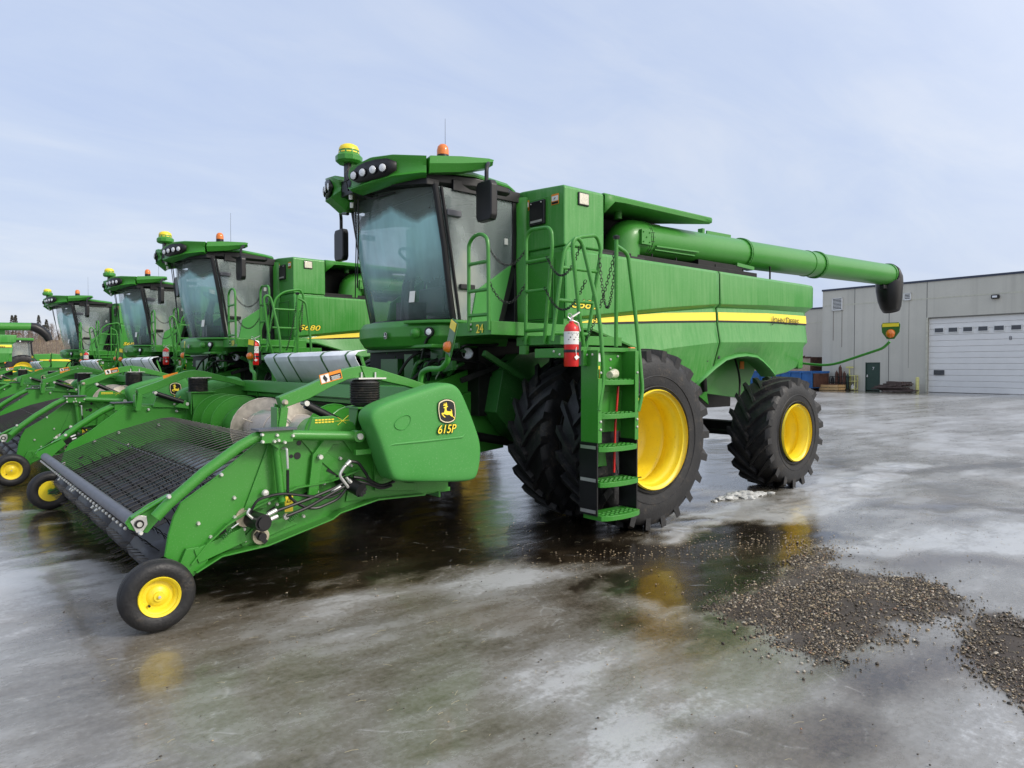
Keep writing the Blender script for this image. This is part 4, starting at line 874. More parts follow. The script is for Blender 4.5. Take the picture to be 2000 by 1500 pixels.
        b.lathe([(r_,z+dz*.6) for r_,z in prof_],(-2.985,s*2.2,0),(0,0,1),28); ab = b.build('air_bag','rubber',rt,ang=60)
        b = MB(); b.box(-3.09,-2.85,s*2.2-.10,s*2.2+.10,1.556+dz,1.568+dz); b.tube([(-3.04,s*2.25,1.56+dz),(-3.04,s*2.25,1.61+dz)],.010,6); b.tube([(-2.92,s*2.25,1.56+dz),(-2.92,s*2.25,1.61+dz)],.010,6); b.build('air_bag_plate','steel',ab)
        b = MB(); b.box(-3.10,-2.80,s*2.2-.11,s*2.2+.11,1.325,1.34); b.prism('y',[(-3.08,1.325),(-2.82,1.325),(-2.84,.70),(-2.98,.70),(-3.06,1.0)],s*2.12,s*2.14)
        b.prism('x',[(s*2.13,1.325),(s*2.30,1.325),(s*2.26,1.15),(s*2.24,1.0),(s*2.13,.9)],-2.83,-2.815); b.prism('x',[(s*2.13,1.325),(s*2.28,1.325),(s*2.2,1.1),(s*2.13,1.05)],-3.09,-3.08)
        b.build('air_bag_bracket','green',rt,bevel=.003)
        b = MB(); q = [(-3.460,1.279),(-3.297,1.283),(-3.128,1.224),(-3.085,1.130),(-3.501,1.156)]; b.prism('y',q,s*2.26,s*2.28); b.prism('y',[(-3.263,1.151),(-3.190,1.214),(-3.139,1.235),(-3.104,1.181),(-3.096,1.121)],s*2.18,s*2.24)
        b.build('end_plate','green',rt,bevel=.004)
        b = MB()
        for r_ in range(4):
            for c_ in range(6):
                if (r_+c_*3) % 3: b.box(-3.44+c_*.026,-3.42+c_*.026,s*2.281,s*2.2835,1.215+r_*.018,1.225+r_*.018)
        b.bar((-3.26,s*2.282,1.21),(-3.17,s*2.282,1.28),.002,.004,(0,1,0)); b.bar((-3.26,s*2.282,1.27),(-3.19,s*2.282,1.22),.002,.004,(0,1,0)); b.bar((-3.28,s*2.282,1.24),(-3.16,s*2.282,1.245),.002,.004,(0,1,0))
        b.build('instruction_decal','decal',rt,smooth=False)
    # end shields: rounded plastic covers
    oc = [(-3.165,1.257),(-3.152,1.316),(-3.102,1.359),(-2.976,1.405),(-2.751,1.461),(-2.548,1.517),(-2.450,1.524),(-2.375,1.498),(-2.324,1.431),(-2.237,1.253),(-2.153,1.063),(-2.137,0.960),(-2.148,0.855),(-2.175,0.751),(-2.217,0.721),(-2.341,0.722),(-2.613,0.747),(-2.891,0.780),(-2.966,0.799),(-2.997,0.849),(-3.044,0.972),(-3.107,1.148)]
    for s in (-1,1):
        n = len(oc); cx = sum(p[0] for p in oc)/n; cz = sum(p[1] for p in oc)/n; b = MB(); vs = []
        for sc_, y in ((1.0,2.33),(1.012,2.45),(1.012,2.57),(.995,2.605),(.955,2.622),(.80,2.628),(.4,2.630)):
            vs += [(cx+(x-cx)*sc_, s*y, cz+(z-cz)*sc_) for x,z in oc]
        fs = [(i*n+j,i*n+(j+1)%n,(i+1)*n+(j+1)%n,(i+1)*n+j) for i in range(6) for j in range(n)]+[tuple(range(6*n,7*n)),tuple(range(n))]
        b.add(vs, fs); so = b.build('end_shield','shield',rt,ang=60)
        md = so.modifiers.new('sub','SUBSURF'); md.levels = 2; md.render_levels = 2
        (x0,z0),(x1,z1) = [(-3.030,1.058),(-2.296,1.049)]
        b = MB(); b.tube([(x0,s*2.618,z0),(x0+.06,s*2.624,z0+.015),(x0+.3,s*2.628,z0+.02),(x1-.05,s*2.627,z0+.03),(x1,s*2.622,z0+.07)],[.003,.010,.011,.010,.003],8); b.build('moulded_rib','shield',so)
        (x0,z0), = [(-2.902,1.230)]
        b = MB(); n2 = 24; vs = []
        for r1, dy in ((1,.0),(.93,.010),(.82,-.002)):
            for k in range(n2):
                a = 2*PI*k/n2; ex = .075*math.cos(a)*(1+.12*math.sin(a)); ez = .055*math.sin(a)*(1+.15*math.cos(a)); vs.append((x0+ex*r1, s*(2.626+dy), z0+ez*r1+.25*ex*r1))
        b.add(vs,[(i*n2+j,i*n2+(j+1)%n2,(i+1)*n2+(j+1)%n2,(i+1)*n2+j) for i in range(2) for j in range(n2)]+[tuple(range(2*n2,3*n2))]); b.build('grip_moulding','shield',so,ang=60)
        (lx,lz),(tx,tz) = [(-2.503,1.303),(-2.503,1.186)]
        emblem('badge',so,(lx,s*2.638,lz),.172,'-y' if s < 0 else '+y')
        text(('615P',.095),'lettering',so,(tx,s*2.640,tz-.055),'-y' if s < 0 else '+y','decal',shear=.25,width=.175,bold=.008,outline='black')
        b = MB(); b.prism('y',[(-3.088,1.267),(-3.010,1.256),(-2.892,0.813),(-2.928,0.809)],s*2.42,s*2.44); b.prism('y',[(-2.980,1.203),(-2.918,1.000),(-2.851,0.792),(-2.687,0.714),(-2.591,0.704),(-2.591,0.641),(-2.965,0.684),(-2.973,0.924)],s*2.30,s*2.32)
        b.box(-3.19,-3.06,s*2.40,s*2.44,.99,1.03); b.build('shield_support','green',rt,bevel=.003)
    # back wall, top beam, floor
    b = MB(); b.box(-2.34,-2.32,-2.28,-.75,.55,1.40); b.box(-2.34,-2.32,.75,2.28,.55,1.40); b.box(-2.34,-2.32,-.75,.75,1.25,1.40)
    b.prism('y',[(-2.42,1.34),(-2.40,1.475),(-2.24,1.475),(-2.22,1.34)],-2.28,2.28)
    b.prism('y',[(-2.37,1.28),(-2.37,1.32),(-2.33,1.32),(-2.33,1.28)],-2.2,2.2); b.prism('y',[(-2.36,1.12),(-2.36,1.24),(-2.33,1.26),(-2.33,1.10)],-1.6,-1.2)
    for y in (-1.9,-1.0,.9,1.8): b.prism('y',[(-2.40,1.34),(-2.34,1.34),(-2.34,1.10)],y-.01,y+.01)
    b.prism('y',[(-3.15,.70),(-2.95,.64),(-2.6,.64),(-2.34,.76),(-2.34,.72),(-2.6,.62),(-2.97,.62),(-3.2,.67)],-2.27,2.27)
    for s in (-1,1): b.prism('y',[(-3.2,.62),(-3.1,1.12),(-2.9,1.33),(-2.34,1.45),(-2.25,1.45),(-2.25,.60)],s*2.290,s*2.278)
    b.box(-2.95,-2.2,-2.25,2.25,.585,.62)
    b.build('header_back','green',rt,bevel=.004)
    b = MB(); b.prism('y',[(-2.36,1.24),(-2.30,1.27),(-2.30,1.30),(-2.38,1.27)],-2.2,2.2); b.build('rubber_seal','black',rt)
    # crop deflector hood leaning from the top beam
    A = Vector((-2.30,1.42,1.455)); B = Vector((-2.50,1.42,1.70)); C_ = Vector((-2.54,1.40,1.775)); D = Vector((-2.48,1.38,1.80))
    yL, yR = 1.30, -1.05
    b = MB(); prf = [(-2.30,1.455),(-2.46,1.72),(-2.475,1.765),(-2.44,1.80),(-2.36,1.815)]
    b.grid([[(x,y,z) for x,z in prf] for y in (yL,.6,-.3,yR)]); do = b.build('deflector_hood','alu',rt,ang=12,solid=.006)
    for y in (.98,.55,-.30,-.86):
        b = MB(); w = .018
        b.grid([[(x-.006,yy,z+.003) for x,z in prf] for yy in (y-w,y+w)]); b.build('hood_strap','darkgreen',do,ang=50,solid=.004)
    b = MB(); b.bar((-2.32,1.35,1.46),(-2.40,1.35,1.75),.03,.02); b.bar((-2.28,-1.0,1.46),(-2.38,-1.0,1.75),.03,.02); b.build('hood_bracket','green',do)
    # auger
    ax = -2.78; az = .985
    b = MB(); b.cyl((ax,-2.27,az),(ax,-.78,az),.185,n=32); b.cyl((ax,.9,az),(ax,2.27,az),.185,n=32); au = b.build('auger','green',rt)
    b = MB(); b.cyl((ax,-.78,az),(ax,.9,az),.190,n=36)
    for y in (-.5,.02,.45): b.tube([(ax+.193*math.cos(k*PI/14),y,az+.193*math.sin(k*PI/14)) for k in range(29)],.007,5)
    for k in range(14):
        y = -.7+k*.12; a = k*2.4; b.tube([(ax+.18*math.cos(a),y,az+.18*math.sin(a)),(ax+.30*math.cos(a),y,az+.30*math.sin(a))],.008,6)
    b.build('auger_drum','drum',au)
    def flight(y0, y1, pitch, hand, nm, mt, w0=.19, w1=.325, ph=0):
        b = MB(); nseg = int(abs(y1-y0)/pitch*28); r0 = []; r1 = []
        for i in range(nseg+1):
            y = y0+(y1-y0)*i/nseg; a = ph+hand*2*PI*(y-y0)/pitch
            r0.append((ax+w0*math.cos(a),y,az+w0*math.sin(a))); r1.append((ax+w1*math.cos(a),y,az+w1*math.sin(a)))
        b.grid([r0,r1]); b.tube(r1,.006,5,cap=False); return b.build(nm,mt,au,ang=60)
    flight(2.2,.95,.36,1,'auger_flight','green'); flight(.95,.30,.60,1,'auger_flight','worn',ph=.3)
    flight(-2.2,-.95,.36,-1,'auger_flight','green'); flight(-.95,-.30,.60,-1,'auger_flight','worn',ph=.3)
    # hydraulics on the near side
    mo = [(-3.927,-2.420,0.592),(-3.195,-2.420,0.751)]
    b = MB()
    c = Vector(mo[0]); b.cyl(c+Vector((0,.15,0)),c+Vector((.02,-.07,0)),.058,n=22); b.cyl(c+Vector((.02,-.07,0)),c+Vector((.022,-.085,0)),.045,n=10); b.build('drive_motor','black',rt)
    c = Vector(mo[1]); b = MB(); b.cyl(c+Vector((-.05,.14,.05)),c+Vector((.02,-.07,-.02)),.052,n=22)
    for k in range(10): b.bar(c+Vector((.0,-.05,0)),c+Vector((.02+.05*math.cos(k*.63),-.06,-.02+.05*math.sin(k*.63))),.01,.02)
    b.build('drive_motor','black',rt)
    b = MB(); (q,) = [(-3.866,-2.310,0.467)]; c = Vector(q); b.cyl(c+Vector((0,.05,0)),c+Vector((0,-.02,0)),.058,n=24); (q,) = [(-3.968,-2.300,0.610)]; b.cyl(Vector(q)+Vector((0,.04,0)),Vector(q)+Vector((0,-.012,0)),.066,n=24); b.build('bearing_flange','brass',rt)
    b = MB(); b.cyl(c+Vector((0,-.02,0)),c+Vector((0,-.055,0)),.034,.028,n=18); b.bar(c+Vector((-.04,-.03,.03)),c+Vector((.03,-.03,-.045)),.02,.03); b.build('bearing_housing','black',rt)
    def hose(px, y, r_, nm='hydraulic_hose', mt='black'):
        b = MB(); b.tube(arc(px,5),r_,8); return b.build(nm,mt,rt)
    h = [(-3.968,-2.400,0.651),(-3.925,-2.400,0.744),(-3.764,-2.400,0.771),(-3.557,-2.400,0.725),(-3.399,-2.400,0.691),(-3.297,-2.400,0.717)]; hose([Vector(p)+Vector((0,-.02*i*(5-i)/5,0)) for i,p in enumerate(h)],0,.010)
    hose([(-3.791,-2.420,0.648),(-3.661,-2.420,0.678),(-3.527,-2.420,0.710),(-3.368,-2.420,0.755),(-3.295,-2.420,0.785)],0,.012); hose([(-3.726,-2.440,0.607),(-3.575,-2.440,0.645),(-3.418,-2.440,0.714),(-3.288,-2.440,0.767)],0,.012)
    hose([(-3.704,-2.410,0.925),(-3.705,-2.410,0.755),(-3.675,-2.410,0.715),(-3.627,-2.410,0.672),(-3.562,-2.410,0.638),(-3.484,-2.410,0.625),(-3.323,-2.410,0.672),(-3.257,-2.410,0.741)],0,.011)
    hose([(-3.227,-2.420,0.946),(-3.160,-2.420,0.933),(-3.096,-2.420,0.841),(-3.066,-2.420,0.787),(-2.965,-2.420,0.729),(-2.852,-2.420,0.757)],0,.012); hose([(-3.203,-2.420,0.825),(-3.096,-2.420,0.802),(-3.009,-2.420,0.734),(-2.897,-2.420,0.742),(-2.829,-2.420,0.775)],0,.012); hose([(-3.187,-2.430,0.794),(-3.080,-2.430,0.763),(-2.971,-2.430,0.712),(-2.880,-2.430,0.729)],0,.011)
    b = MB()
    def fit(a, c_, r_=.014): b.tube([Vector(a),Vector(a).lerp(Vector(c_),.3),Vector(a).lerp(Vector(c_),.35),Vector(c_)],[r_*.75,r_*.75,r_*1.15,r_*1.15],8)
    q = [(-3.888,-2.430,0.620),(-3.795,-2.430,0.657),(-3.867,-2.430,0.589),(-3.788,-2.430,0.614),(-3.951,-2.430,0.611),(-3.999,-2.430,0.660),(-3.978,-2.430,0.692),(-3.718,-2.430,1.080),(-3.712,-2.430,0.939),(-3.282,-2.430,0.910),(-3.232,-2.430,0.952),(-3.324,-2.430,0.853),(-3.282,-2.430,0.910),(-3.324,-2.430,0.853),(-3.250,-2.430,0.754),(-3.414,-2.430,0.712),(-3.312,-2.430,0.769),(-3.266,-2.430,0.832),(-3.208,-2.430,0.765)]
    fit(q[0],q[1]); fit(q[2],q[3]); b.tube(arc([q[4],q[5],q[6]]),.010,8); b.tube(arc([[(-3.735,-2.400,1.078)][0],q[7],q[8]]),.009,8); fit(q[9],q[10]); b.tube(arc([q[9],q[11],q[14]]),.013,8); fit(q[15],q[16],.012); fit(q[17],q[18])
    (a,) = [(-4.085,-2.380,0.563)]; (c_,) = [(-4.037,-2.380,0.591)]; b.tube([a,c_],.005,6); b.lathe([(0,.02),(.02,.015),(.024,0)],[(-3.709,-2.380,0.591)][0],(0,-1,0),12)
    b.build('hose_fittings','steel',rt)
    b = MB(); (q,) = [(-3.671,-2.345,0.676)]; c = Vector(q); b.box(c.x-.03,c.x+.03,-2.347,-2.343,c.z-.06,c.z+.05,0); b.tube([(c.x-.015,-2.349,c.z+.01),(c.x,-2.349,c.z+.04),(c.x+.015,-2.349,c.z+.01),(c.x-.015,-2.349,c.z+.01)],.0025,4,1); b.build('caution_decal',['decal','black'],rt,smooth=False)
    # adjuster spring
    b = MB(); a, c_ = map(Vector, [(-3.695,-2.390,0.558),(-3.642,-2.390,0.594)]); L = c_-a; u = L.normalized().orthogonal().normalized(); v = L.normalized().cross(u)
    b.tube([a+L*(t/40)*1.3+(u*math.cos(t*.95)+v*math.sin(t*.95))*.016 for t in range(41)],.0035,4); 
    a, c_ = map(Vector, [(-4.152,-2.390,0.506),(-4.088,-2.390,0.558)]); L = c_-a; u = L.normalized().orthogonal().normalized(); v = L.normalized().cross(u)
    b.tube([a+L*(t/40)+(u*math.cos(t*.95)+v*math.sin(t*.95))*.014 for t in range(41)],.0035,4); b.build('adjuster_spring','darkgreen',rt)
    # rear support foot plate
    b = MB(); b.prism('y',[(-2.947,0.726),(-2.458,0.673),(-2.468,0.584),(-2.799,0.614),(-2.813,0.641),(-2.846,0.616),(-2.947,0.616)],-2.28,-2.26); b.build('foot_plate','green',rt,bevel=.003)
    # warning arms on the top beam
    for s, pth in ((-1,[(-2.30,-1.93,1.46),(-2.30,-1.95,1.60),(-2.30,-2.06,1.635),(-2.30,-2.27,1.635),(-2.30,-2.36,1.70),(-2.31,-2.38,1.76)]),(1,[(-2.30,2.10,1.44),(-2.30,2.11,1.58),(-2.30,2.22,1.60),(-2.30,2.24,1.70),(-2.30,2.26,1.74)])):
        b = MB(); b.tube(arc(pth,5),.024,12); ma = b.build('marker_arm','green',rt)
        e = Vector(pth[-1]); b = MB(); lean = Vector((.0,-.10,.26)) if s < 0 else Vector((0,-.06,.27)); u = lean.normalized(); w = Vector((-.25 if s < 0 else .35,-1 if s<0 else -.6,0)); w = (w-u*w.dot(u)).normalized(); nn = w.cross(u); nn = nn if nn.x < 0 else -nn
        W_ = .075 if s < 0 else .05
        b.obox(e+u*.14,u*.15,w*W_,nn*.008); pl_ = b.build('marker_plate','darkgreen',ma,bevel=.01)
        b = MB(); b.obox(e+u*.245+nn*.010,u*.035,w*W_*.85,nn*.003); b.build('reflective_strip','decal',ma)
        b = MB(); b.lathe([(0,.05),(.03,.045),(.045,.025),(.05,0)],e+u*.06+nn*.006,nn,18); 
        b.build('marker_lens','amber',ma,ang=60)
    return rt

# ================================================================= PLACE THE MACHINES
comb = make_combine(); tag(comb,'nearest green combine, number 24 on its cab platform','combine harvester','combine harvesters parked in a row')
head = make_header(); tag(head,'green pickup header in the foreground, wholly in view','pickup header','pickup headers in front of the row')
ext = E('fire_extinguisher',(-1.385,-2.90,0))
b = MB(); b.lathe([(0,1.655),(.060,1.655),(.064,1.665),(.064,1.965),(.058,1.995),(.040,2.018),(.022,2.028),(.020,2.045),(0,2.045)],(0,0,0),(0,0,1),28); b.build('cylinder','red',ext)
b = MB(); b.lathe([(.0650,1.845),(.0655,1.955),(.0650,1.955)],(0,0,0),(0,0,1),28,0)
for k in range(9): a = -2.7+k*.24; b.obox((.0665*math.cos(a),.0665*math.sin(a),1.885+.02*(k%3)),(.0008,0,0),(-.005*math.sin(a),.005*math.cos(a),0),(0,0,.0025+.002*(k%2)),1)
for k in range(6): a = -2.7+k*.35; b.obox((.0663*math.cos(a),.0663*math.sin(a),1.94),(.0006,0,0),(-.009*math.sin(a),.009*math.cos(a),0),(0,0,.0015),1)
b.build('label_band',['white','black'],ext)
b = MB(); b.lathe([(0,2.04),(.016,2.04),(.016,2.075),(0,2.08)],(0,0,0),(0,0,1),12); b.bar((-.01,0,2.075),(.085,-.01,2.125),.02,.012); b.bar((-.01,0,2.06),(.06,-.01,2.03),.018,.01)
b.tube([(0,-.02,2.06),(-.03,-.03,2.10),(-.05,-.02,2.11),(-.055,-.01,2.08),(-.03,-.02,2.06)],.004,6); b.tube([(.0,-.01,2.05),(.05,-.03,2.03),(.075,-.03,1.96)],.008,8); b.build('valve_handle','steel',ext)
b = MB(); b.lathe([(.066,1.775),(.068,1.795),(.066,1.80)],(0,0,0),(0,0,1),20); b.box(.045,.10,-.02,.06,1.67,1.87); b.build('wall_bracket','black',ext)
b = MB(); b.prism('y',[(-.035,1.735),(-.005,1.755),(.028,1.735),(-.01,1.71)],-.072,-.070); b.tube([(-.01,-.07,1.755),(-.02,-.075,1.79),(-.01,-.07,1.82)],.003,4); b.build('inspection_tag','white',ext)
tag(ext,'largest red fire extinguisher with white label, on the nearest ladder','fire extinguisher','fire extinguishers on the ladder rails')
rod = MB().tube([(-.80,-2.87,.68),(-.78,-2.865,1.1),(-.735,-2.86,1.47)],.011,8).build('red_pole','red'); tag(rod,'thin red pole standing behind the steps of the nearest ladder','pole')
b = MB(); b.lathe([(.030,0),(.044,.12),(.046,.12),(.032,-.002),(0,-.002)],(-.93,-2.93,1.58),(.9,.35,.08),20); cup = b.build('paper_cup','beige'); tag(cup,'white cup lying on the top step of the nearest ladder','cup')
NUM = {2: '59'}
spots = {2: ((-.20,6.98,.03),.025), 3: ((.02,13.25,.05),.0), 4: ((-.55,19.9,.05),.0), 5: ((-7.4,37.5,.3),.0)}
names = {2: 'second nearest green combine, number 59 on its cab platform', 3: 'third green combine, its cab partly behind the second one', 4: 'farthest green combine whose cab shows, fourth in the row', 5: 'distant green combine at the left edge, only its rear and spout in view'}
hnames = {2: 'second green pickup header, partly behind the foreground header', 3: 'third green pickup header, mostly hidden behind the second', 4: 'farthest green pickup header at the left edge of the photo'}
xn = {2: 'fire extinguisher on the second combine, above the pale deflector hood', 3: 'fire extinguisher left of the second cab, on the third combine', 4: 'smallest fire extinguisher, on the farthest cab in the row'}
def unlabelled(o, old):
    return o
for k, (p, rz) in spots.items():
    c = copy_tree(comb, skip=('number_decal',) if k != 5 else ('number_decal','unloading_auger','rear_marker_arm')); c.location = p; c.rotation_euler.z = rz; c['label'] = names[k]
    if k == 2: text(('59',.125),'number_decal',c,(-1.303,-1.50,2.0),'-x','decal',bold=.012)
    if k == 5:
        emblem('badge',c,(4.35,-1.68,2.62),.42); ua = MB().tube([(1.4,-1.3,3.3),(6.0,-1.3,3.42)],.20,24).build('unloading_auger','green',c)
        MB().tube([(5.98,-1.3,3.42),(6.15,-1.3,3.40),(6.42,-1.3,3.25),(6.68,-1.3,2.98),(6.78,-1.3,2.72)],[.21,.23,.23,.21,.17],20).build('rubber_spout','black',ua,ang=60)
    if k in hnames:
        h = copy_tree(head); h.location = (p[0]+(.0 if k != 4 else .1), p[1], p[2]*.5); h['label'] = hnames[k]
        x = copy_tree(ext); x.location = (ext.location.x+p[0], ext.location.y+p[1], p[2]); x['label'] = xn[k]

# ---- tractor far away at the left
def tractor():
    rt = E('tractor')
    b = MB(); b.prism('y',[(.2,1.1),(.2,1.95),(1.2,2.0),(2.9,1.85),(3.2,1.7),(3.25,1.1)],-.42,.42); b.build('hood','green',rt,bevel=.05)
    b = MB(); b.box(-1.0,3.0,-.35,.35,.7,1.15); b.cyl((-.3,-.9,.95),(-.3,.9,.95),.15,n=12); b.cyl((2.6,-.8,.7),(2.6,.8,.7),.1,n=10); b.build('chassis','mech',rt)
    b = MB(); b.prism('y',[(.5,1.62),(2.2,1.66),(2.4,1.60),(2.9,1.58),(3.0,1.42),(2.4,1.42),(2.2,1.52),(.5,1.57)],-.45,-.425); b.build('stripe','decal',rt)
    b = MB()
    for x in (-1.15,.15):
        for y in (-.75,.75): b.bar((x,y,1.3),(x+(.08 if x < 0 else -.1),y*.95,2.75),.07,.07)
    b.box(-1.15,.2,-.78,.78,1.2,1.45); b.build('cab_frame','black',rt)
    b = MB(); b.box(-1.05,.1,-.72,.72,1.45,2.72); b.build('cab_glass','doorglass',rt)
    b = MB(); b.box(-1.25,.2,-.82,.82,2.75,2.92); b.build('roof','green',rt,bevel=.05)
    b = MB(); b.box(-1.2,.15,-.83,-.81,2.66,2.76); b.build('light_bar','black',rt)
    for x in (-1.0,-.75,-.5): MB().disc((x,-.835,2.71),(0,-1,0),.04,12).build('work_light','lamp',rt)
    for x, y in ((.0,-.9),(-1.2,-.9)): MB().box(x-.09,x+.09,y-.03,y,1.38,1.5).build('turn_signal','orange',rt)
    for x, y, r_, w in ((-.4,-1.0,.95,.5),(-.4,1.0,.95,.5),(2.6,-.95,.65,.4),(2.6,.95,.65,.4)):
        e = E('wheel',(x,y,r_),0,rt); tyre_mb(r_,w,r_*.55,18,.05,.35,.08).build('tyre','rubber',e)
        MB().lathe([(r_*.56,-w*.4),(r_*.5,-w*.3),(r_*.45,0),(0,0)],(0,0,0),(0,1,0),28).build('rim','yellow',e)
    return rt
tr = tractor(); tr.location = (-.1,51,.35); tr.scale = (1.12,1.12,1.12)
tag(tr,'green tractor with yellow hood stripe parked beyond the farthest cab','tractor')

# ================================================================= GROUND
def fbm(x, y, s, o=4, sd=0): return noise.fractal(Vector((x*s, y*s, sd)), .9, 2.0, o, noise_basis='PERLIN_ORIGINAL')
def axis(lo, hi, st, far):
    a = [lo+st*i for i in range(int((hi-lo)/st)+1)]; d = st; v = lo; L = []
    while v > -far: d *= 1.22; v -= d; L.append(v)
    d = st; v = a[-1]; Rr = []
    while v < far: d *= 1.22; v += d; Rr.append(v)
    return L[::-1]+a+Rr
def sm(a, b, x): t = min(1, max(0, (x-a)/(b-a))); return t*t*(3-2*t)
xs = axis(-6.2, 9.0, .055, 900); ys = axis(-7.0, 5.0, .055, 900)
def segd(x, y, pts):
    m = 1e9
    for (a, b), (c, d) in zip(pts, pts[1:]):
        L = (c-a)**2+(d-b)**2; t = max(0, min(1, ((x-a)*(c-a)+(y-b)*(d-b))/L)); m = min(m, math.hypot(x-a-t*(c-a), y-b-t*(d-b)))
    return m
def inpoly(x, y, P_):
    c = False
    for (a, b), (d, e) in zip(P_, P_[1:]+P_[:1]):
        if (b > y) != (e > y) and x < (d-a)*(y-b)/(e-b)+a: c = not c
    return c
def polyd(x, y, P_):
    d = segd(x, y, P_+P_[:1]); return -d if inpoly(x, y, P_) else d
GRAV = [(-1.539,-4.401),(-0.926,-4.405),(-0.114,-4.296),(0.618,-4.155),(0.041,-4.522),(0.118,-4.774),(0.182,-5.090),(-0.013,-5.399),(-0.260,-5.541),(-0.659,-5.519),(-0.862,-5.349),(-1.184,-5.416),(-1.502,-5.283),(-1.787,-5.239),(-1.835,-5.044),(-1.658,-4.910),(-1.608,-4.663)]
GRAV2 = [(-0.507,-5.647),(-0.163,-5.752),(-0.146,-5.889),(-0.893,-6.187),(-1.595,-6.340),(-1.600,-6.137),(-1.458,-5.962),(-1.173,-5.864)]
WET = [(-4.142,-1.013),(-3.683,-1.930),(-2.951,-2.012),(-2.078,-2.234),(-1.271,-2.687),(-0.745,-2.892),(-1.540,-3.890),(-1.600,-4.212),(-1.102,-4.258),(0.200,-4.036),(1.060,-3.889),(0.865,-2.983),(-0.097,-2.918),(-0.031,-2.542),(2.762,-1.078),(5.575,-0.545),(8.018,1.918)]
WET2 = [(-4.906,4.266),(-4.480,2.191),(-4.396,0.295),(-4.142,-1.013),(-1.889,0.017),(0.297,-0.100),(5.949,1.121),(5.107,7.719),(-1.409,11.381),(-4.447,11.028)]
WET = WET+WET2[2:3]
ICE1 = [(-0.315,-3.027),(0.414,-2.915),(1.135,-2.808),(2.381,-2.982),(4.351,-2.702),(6.957,-2.380)]; ICE2 = [(0.353,-4.050),(1.133,-4.344),(2.691,-5.118)]; ICE3 = [(-3.529,-2.663),(-2.853,-2.788),(-1.890,-3.089)]; ICE4 = [(-3.004,-4.664),(-2.718,-5.520),(-2.101,-6.155)]
YEL = [(-1.664,-3.092),(-0.565,-3.280),(0.396,-3.726),(0.839,-4.097)]
DRT = [[(-3.024,-5.264),(-2.800,-5.568),(-2.466,-5.732)], [(-2.109,-3.855),(-2.112,-4.473),(-1.939,-4.729)], [(0.327,-4.252),(0.669,-4.752),(1.263,-5.145)], [(-1.870,-5.615),(-1.348,-5.805),(-1.030,-5.984)], [(-4.866,2.159),(-4.849,-0.419),(-4.946,-2.095)], [(22.246,3.665),(24.474,3.036),(24.806,1.921)], [(6.217,-1.513),(5.559,-2.471),(8.706,-3.601)], [(3.113,-3.798),(3.985,-4.328),(3.919,-4.857)]]
vs = []; ice_a = []; grv_a = []; drt_a = []
for y in ys:
    for x in xs:
        fx_, fy_ = x*.42, y  # streaks run along the traffic direction
        w = fbm(x, y, .35, 4, 3)*.5
        n1 = fbm(fx_+w, fy_+w, .55, 6, 1); n2 = fbm(fx_, fy_, 2.2, 5, 5); n3 = fbm(x*.7, y, 7, 3, 9)
        near = abs(x) < 12 and abs(y) < 10
        ice = .62+.36*n1+.20*n2
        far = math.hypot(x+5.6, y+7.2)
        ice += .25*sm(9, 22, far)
        g = 0; dd = 0
        if near:
            jw = .22*n2+.10*n3
            d = min(polyd(x, y, WET), polyd(x, y, WET2))+jw*1.4
            ice -= 1.1*(1-sm(-.15, .55, d))
            ice += 1.3*math.exp(-(segd(x, y, ICE1)/.33)**2)*(1+n2)+.50*math.exp(-(segd(x, y, ICE2)/.45)**2)+.35*math.exp(-(segd(x, y, ICE3)/.28)**2)+.30*math.exp(-(segd(x, y, ICE4)/.5)**2)
            ice += .35*math.exp(-(((x+5.2)/1.0)**2+((y+.3)/2.0)**2))
            for P_ in DRT: dd = max(dd, math.exp(-((segd(x, y, P_)+jw*.6)/.22)**2))
            dg = min(polyd(x, y, GRAV), polyd(x, y, GRAV2))+jw*.7
            g = 1-sm(-.06, .07, dg)
            ice -= .38*dd
        else: dd = sm(.25, .5, n1)*.3
        # bare grey margin along the building
        bd = 44.3+.07*y-x
        if 0 < bd < 4.5 and y < 30: ice -= .9*(1-sm(2.5, 4.5, bd))
        z = (n2*.006+n1*.008+n3*.0016)*(1 if far < 40 else 0)+(.004*g*(.6+n3))-.006+(.022*math.exp(-(segd(x, y, ICE1)/.2)**2)*(.6+n2+.6*n3) if near else 0)
        if far > 60 and y > 45: z += 0
        vs.append((x, y, z)); ice_a.append(min(1, max(0, ice))); grv_a.append(g); drt_a.append(min(1, max(0, dd)))
nx = len(xs); fs = [(j*nx+i, j*nx+i+1, (j+1)*nx+i+1, (j+1)*nx+i) for j in range(len(ys)-1) for i in range(nx-1)]
me = bpy.data.meshes.new('ground'); me.from_pydata(vs, [], fs); me.polygons.foreach_set('use_smooth', [True]*len(fs))
for nm, arr in (('ice', ice_a), ('gravel', grv_a), ('dirt', drt_a)):
    at = me.attributes.new(nm, 'FLOAT', 'POINT'); at.data.foreach_set('value', arr)
gr = bpy.data.objects.new('ground', me); COL.objects.link(gr); gr['kind'] = 'structure'
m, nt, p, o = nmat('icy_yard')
def at(n): a = N(nt, 'ShaderNodeAttribute'); a.attribute_name = n; return a.outputs['Fac']
v = coords(nt, (.6,1,1)); v2 = coords(nt, (1,1,1)); v3 = coords(nt, (.45,1,1), rot=(0,0,.05))
f1 = noisen(nt, v, 1.6, 10, .62, .5); f2 = noisen(nt, v2, 30, 6, .68); f3 = noisen(nt, v3, 7, 8, .68, .3); f4 = noisen(nt, v2, 160, 3, .6); f5 = noisen(nt, v2, .9, 6, .6)
def cen(f, k): return math_(nt, 'MULTIPLY', math_(nt, 'SUBTRACT', f, .5), k)
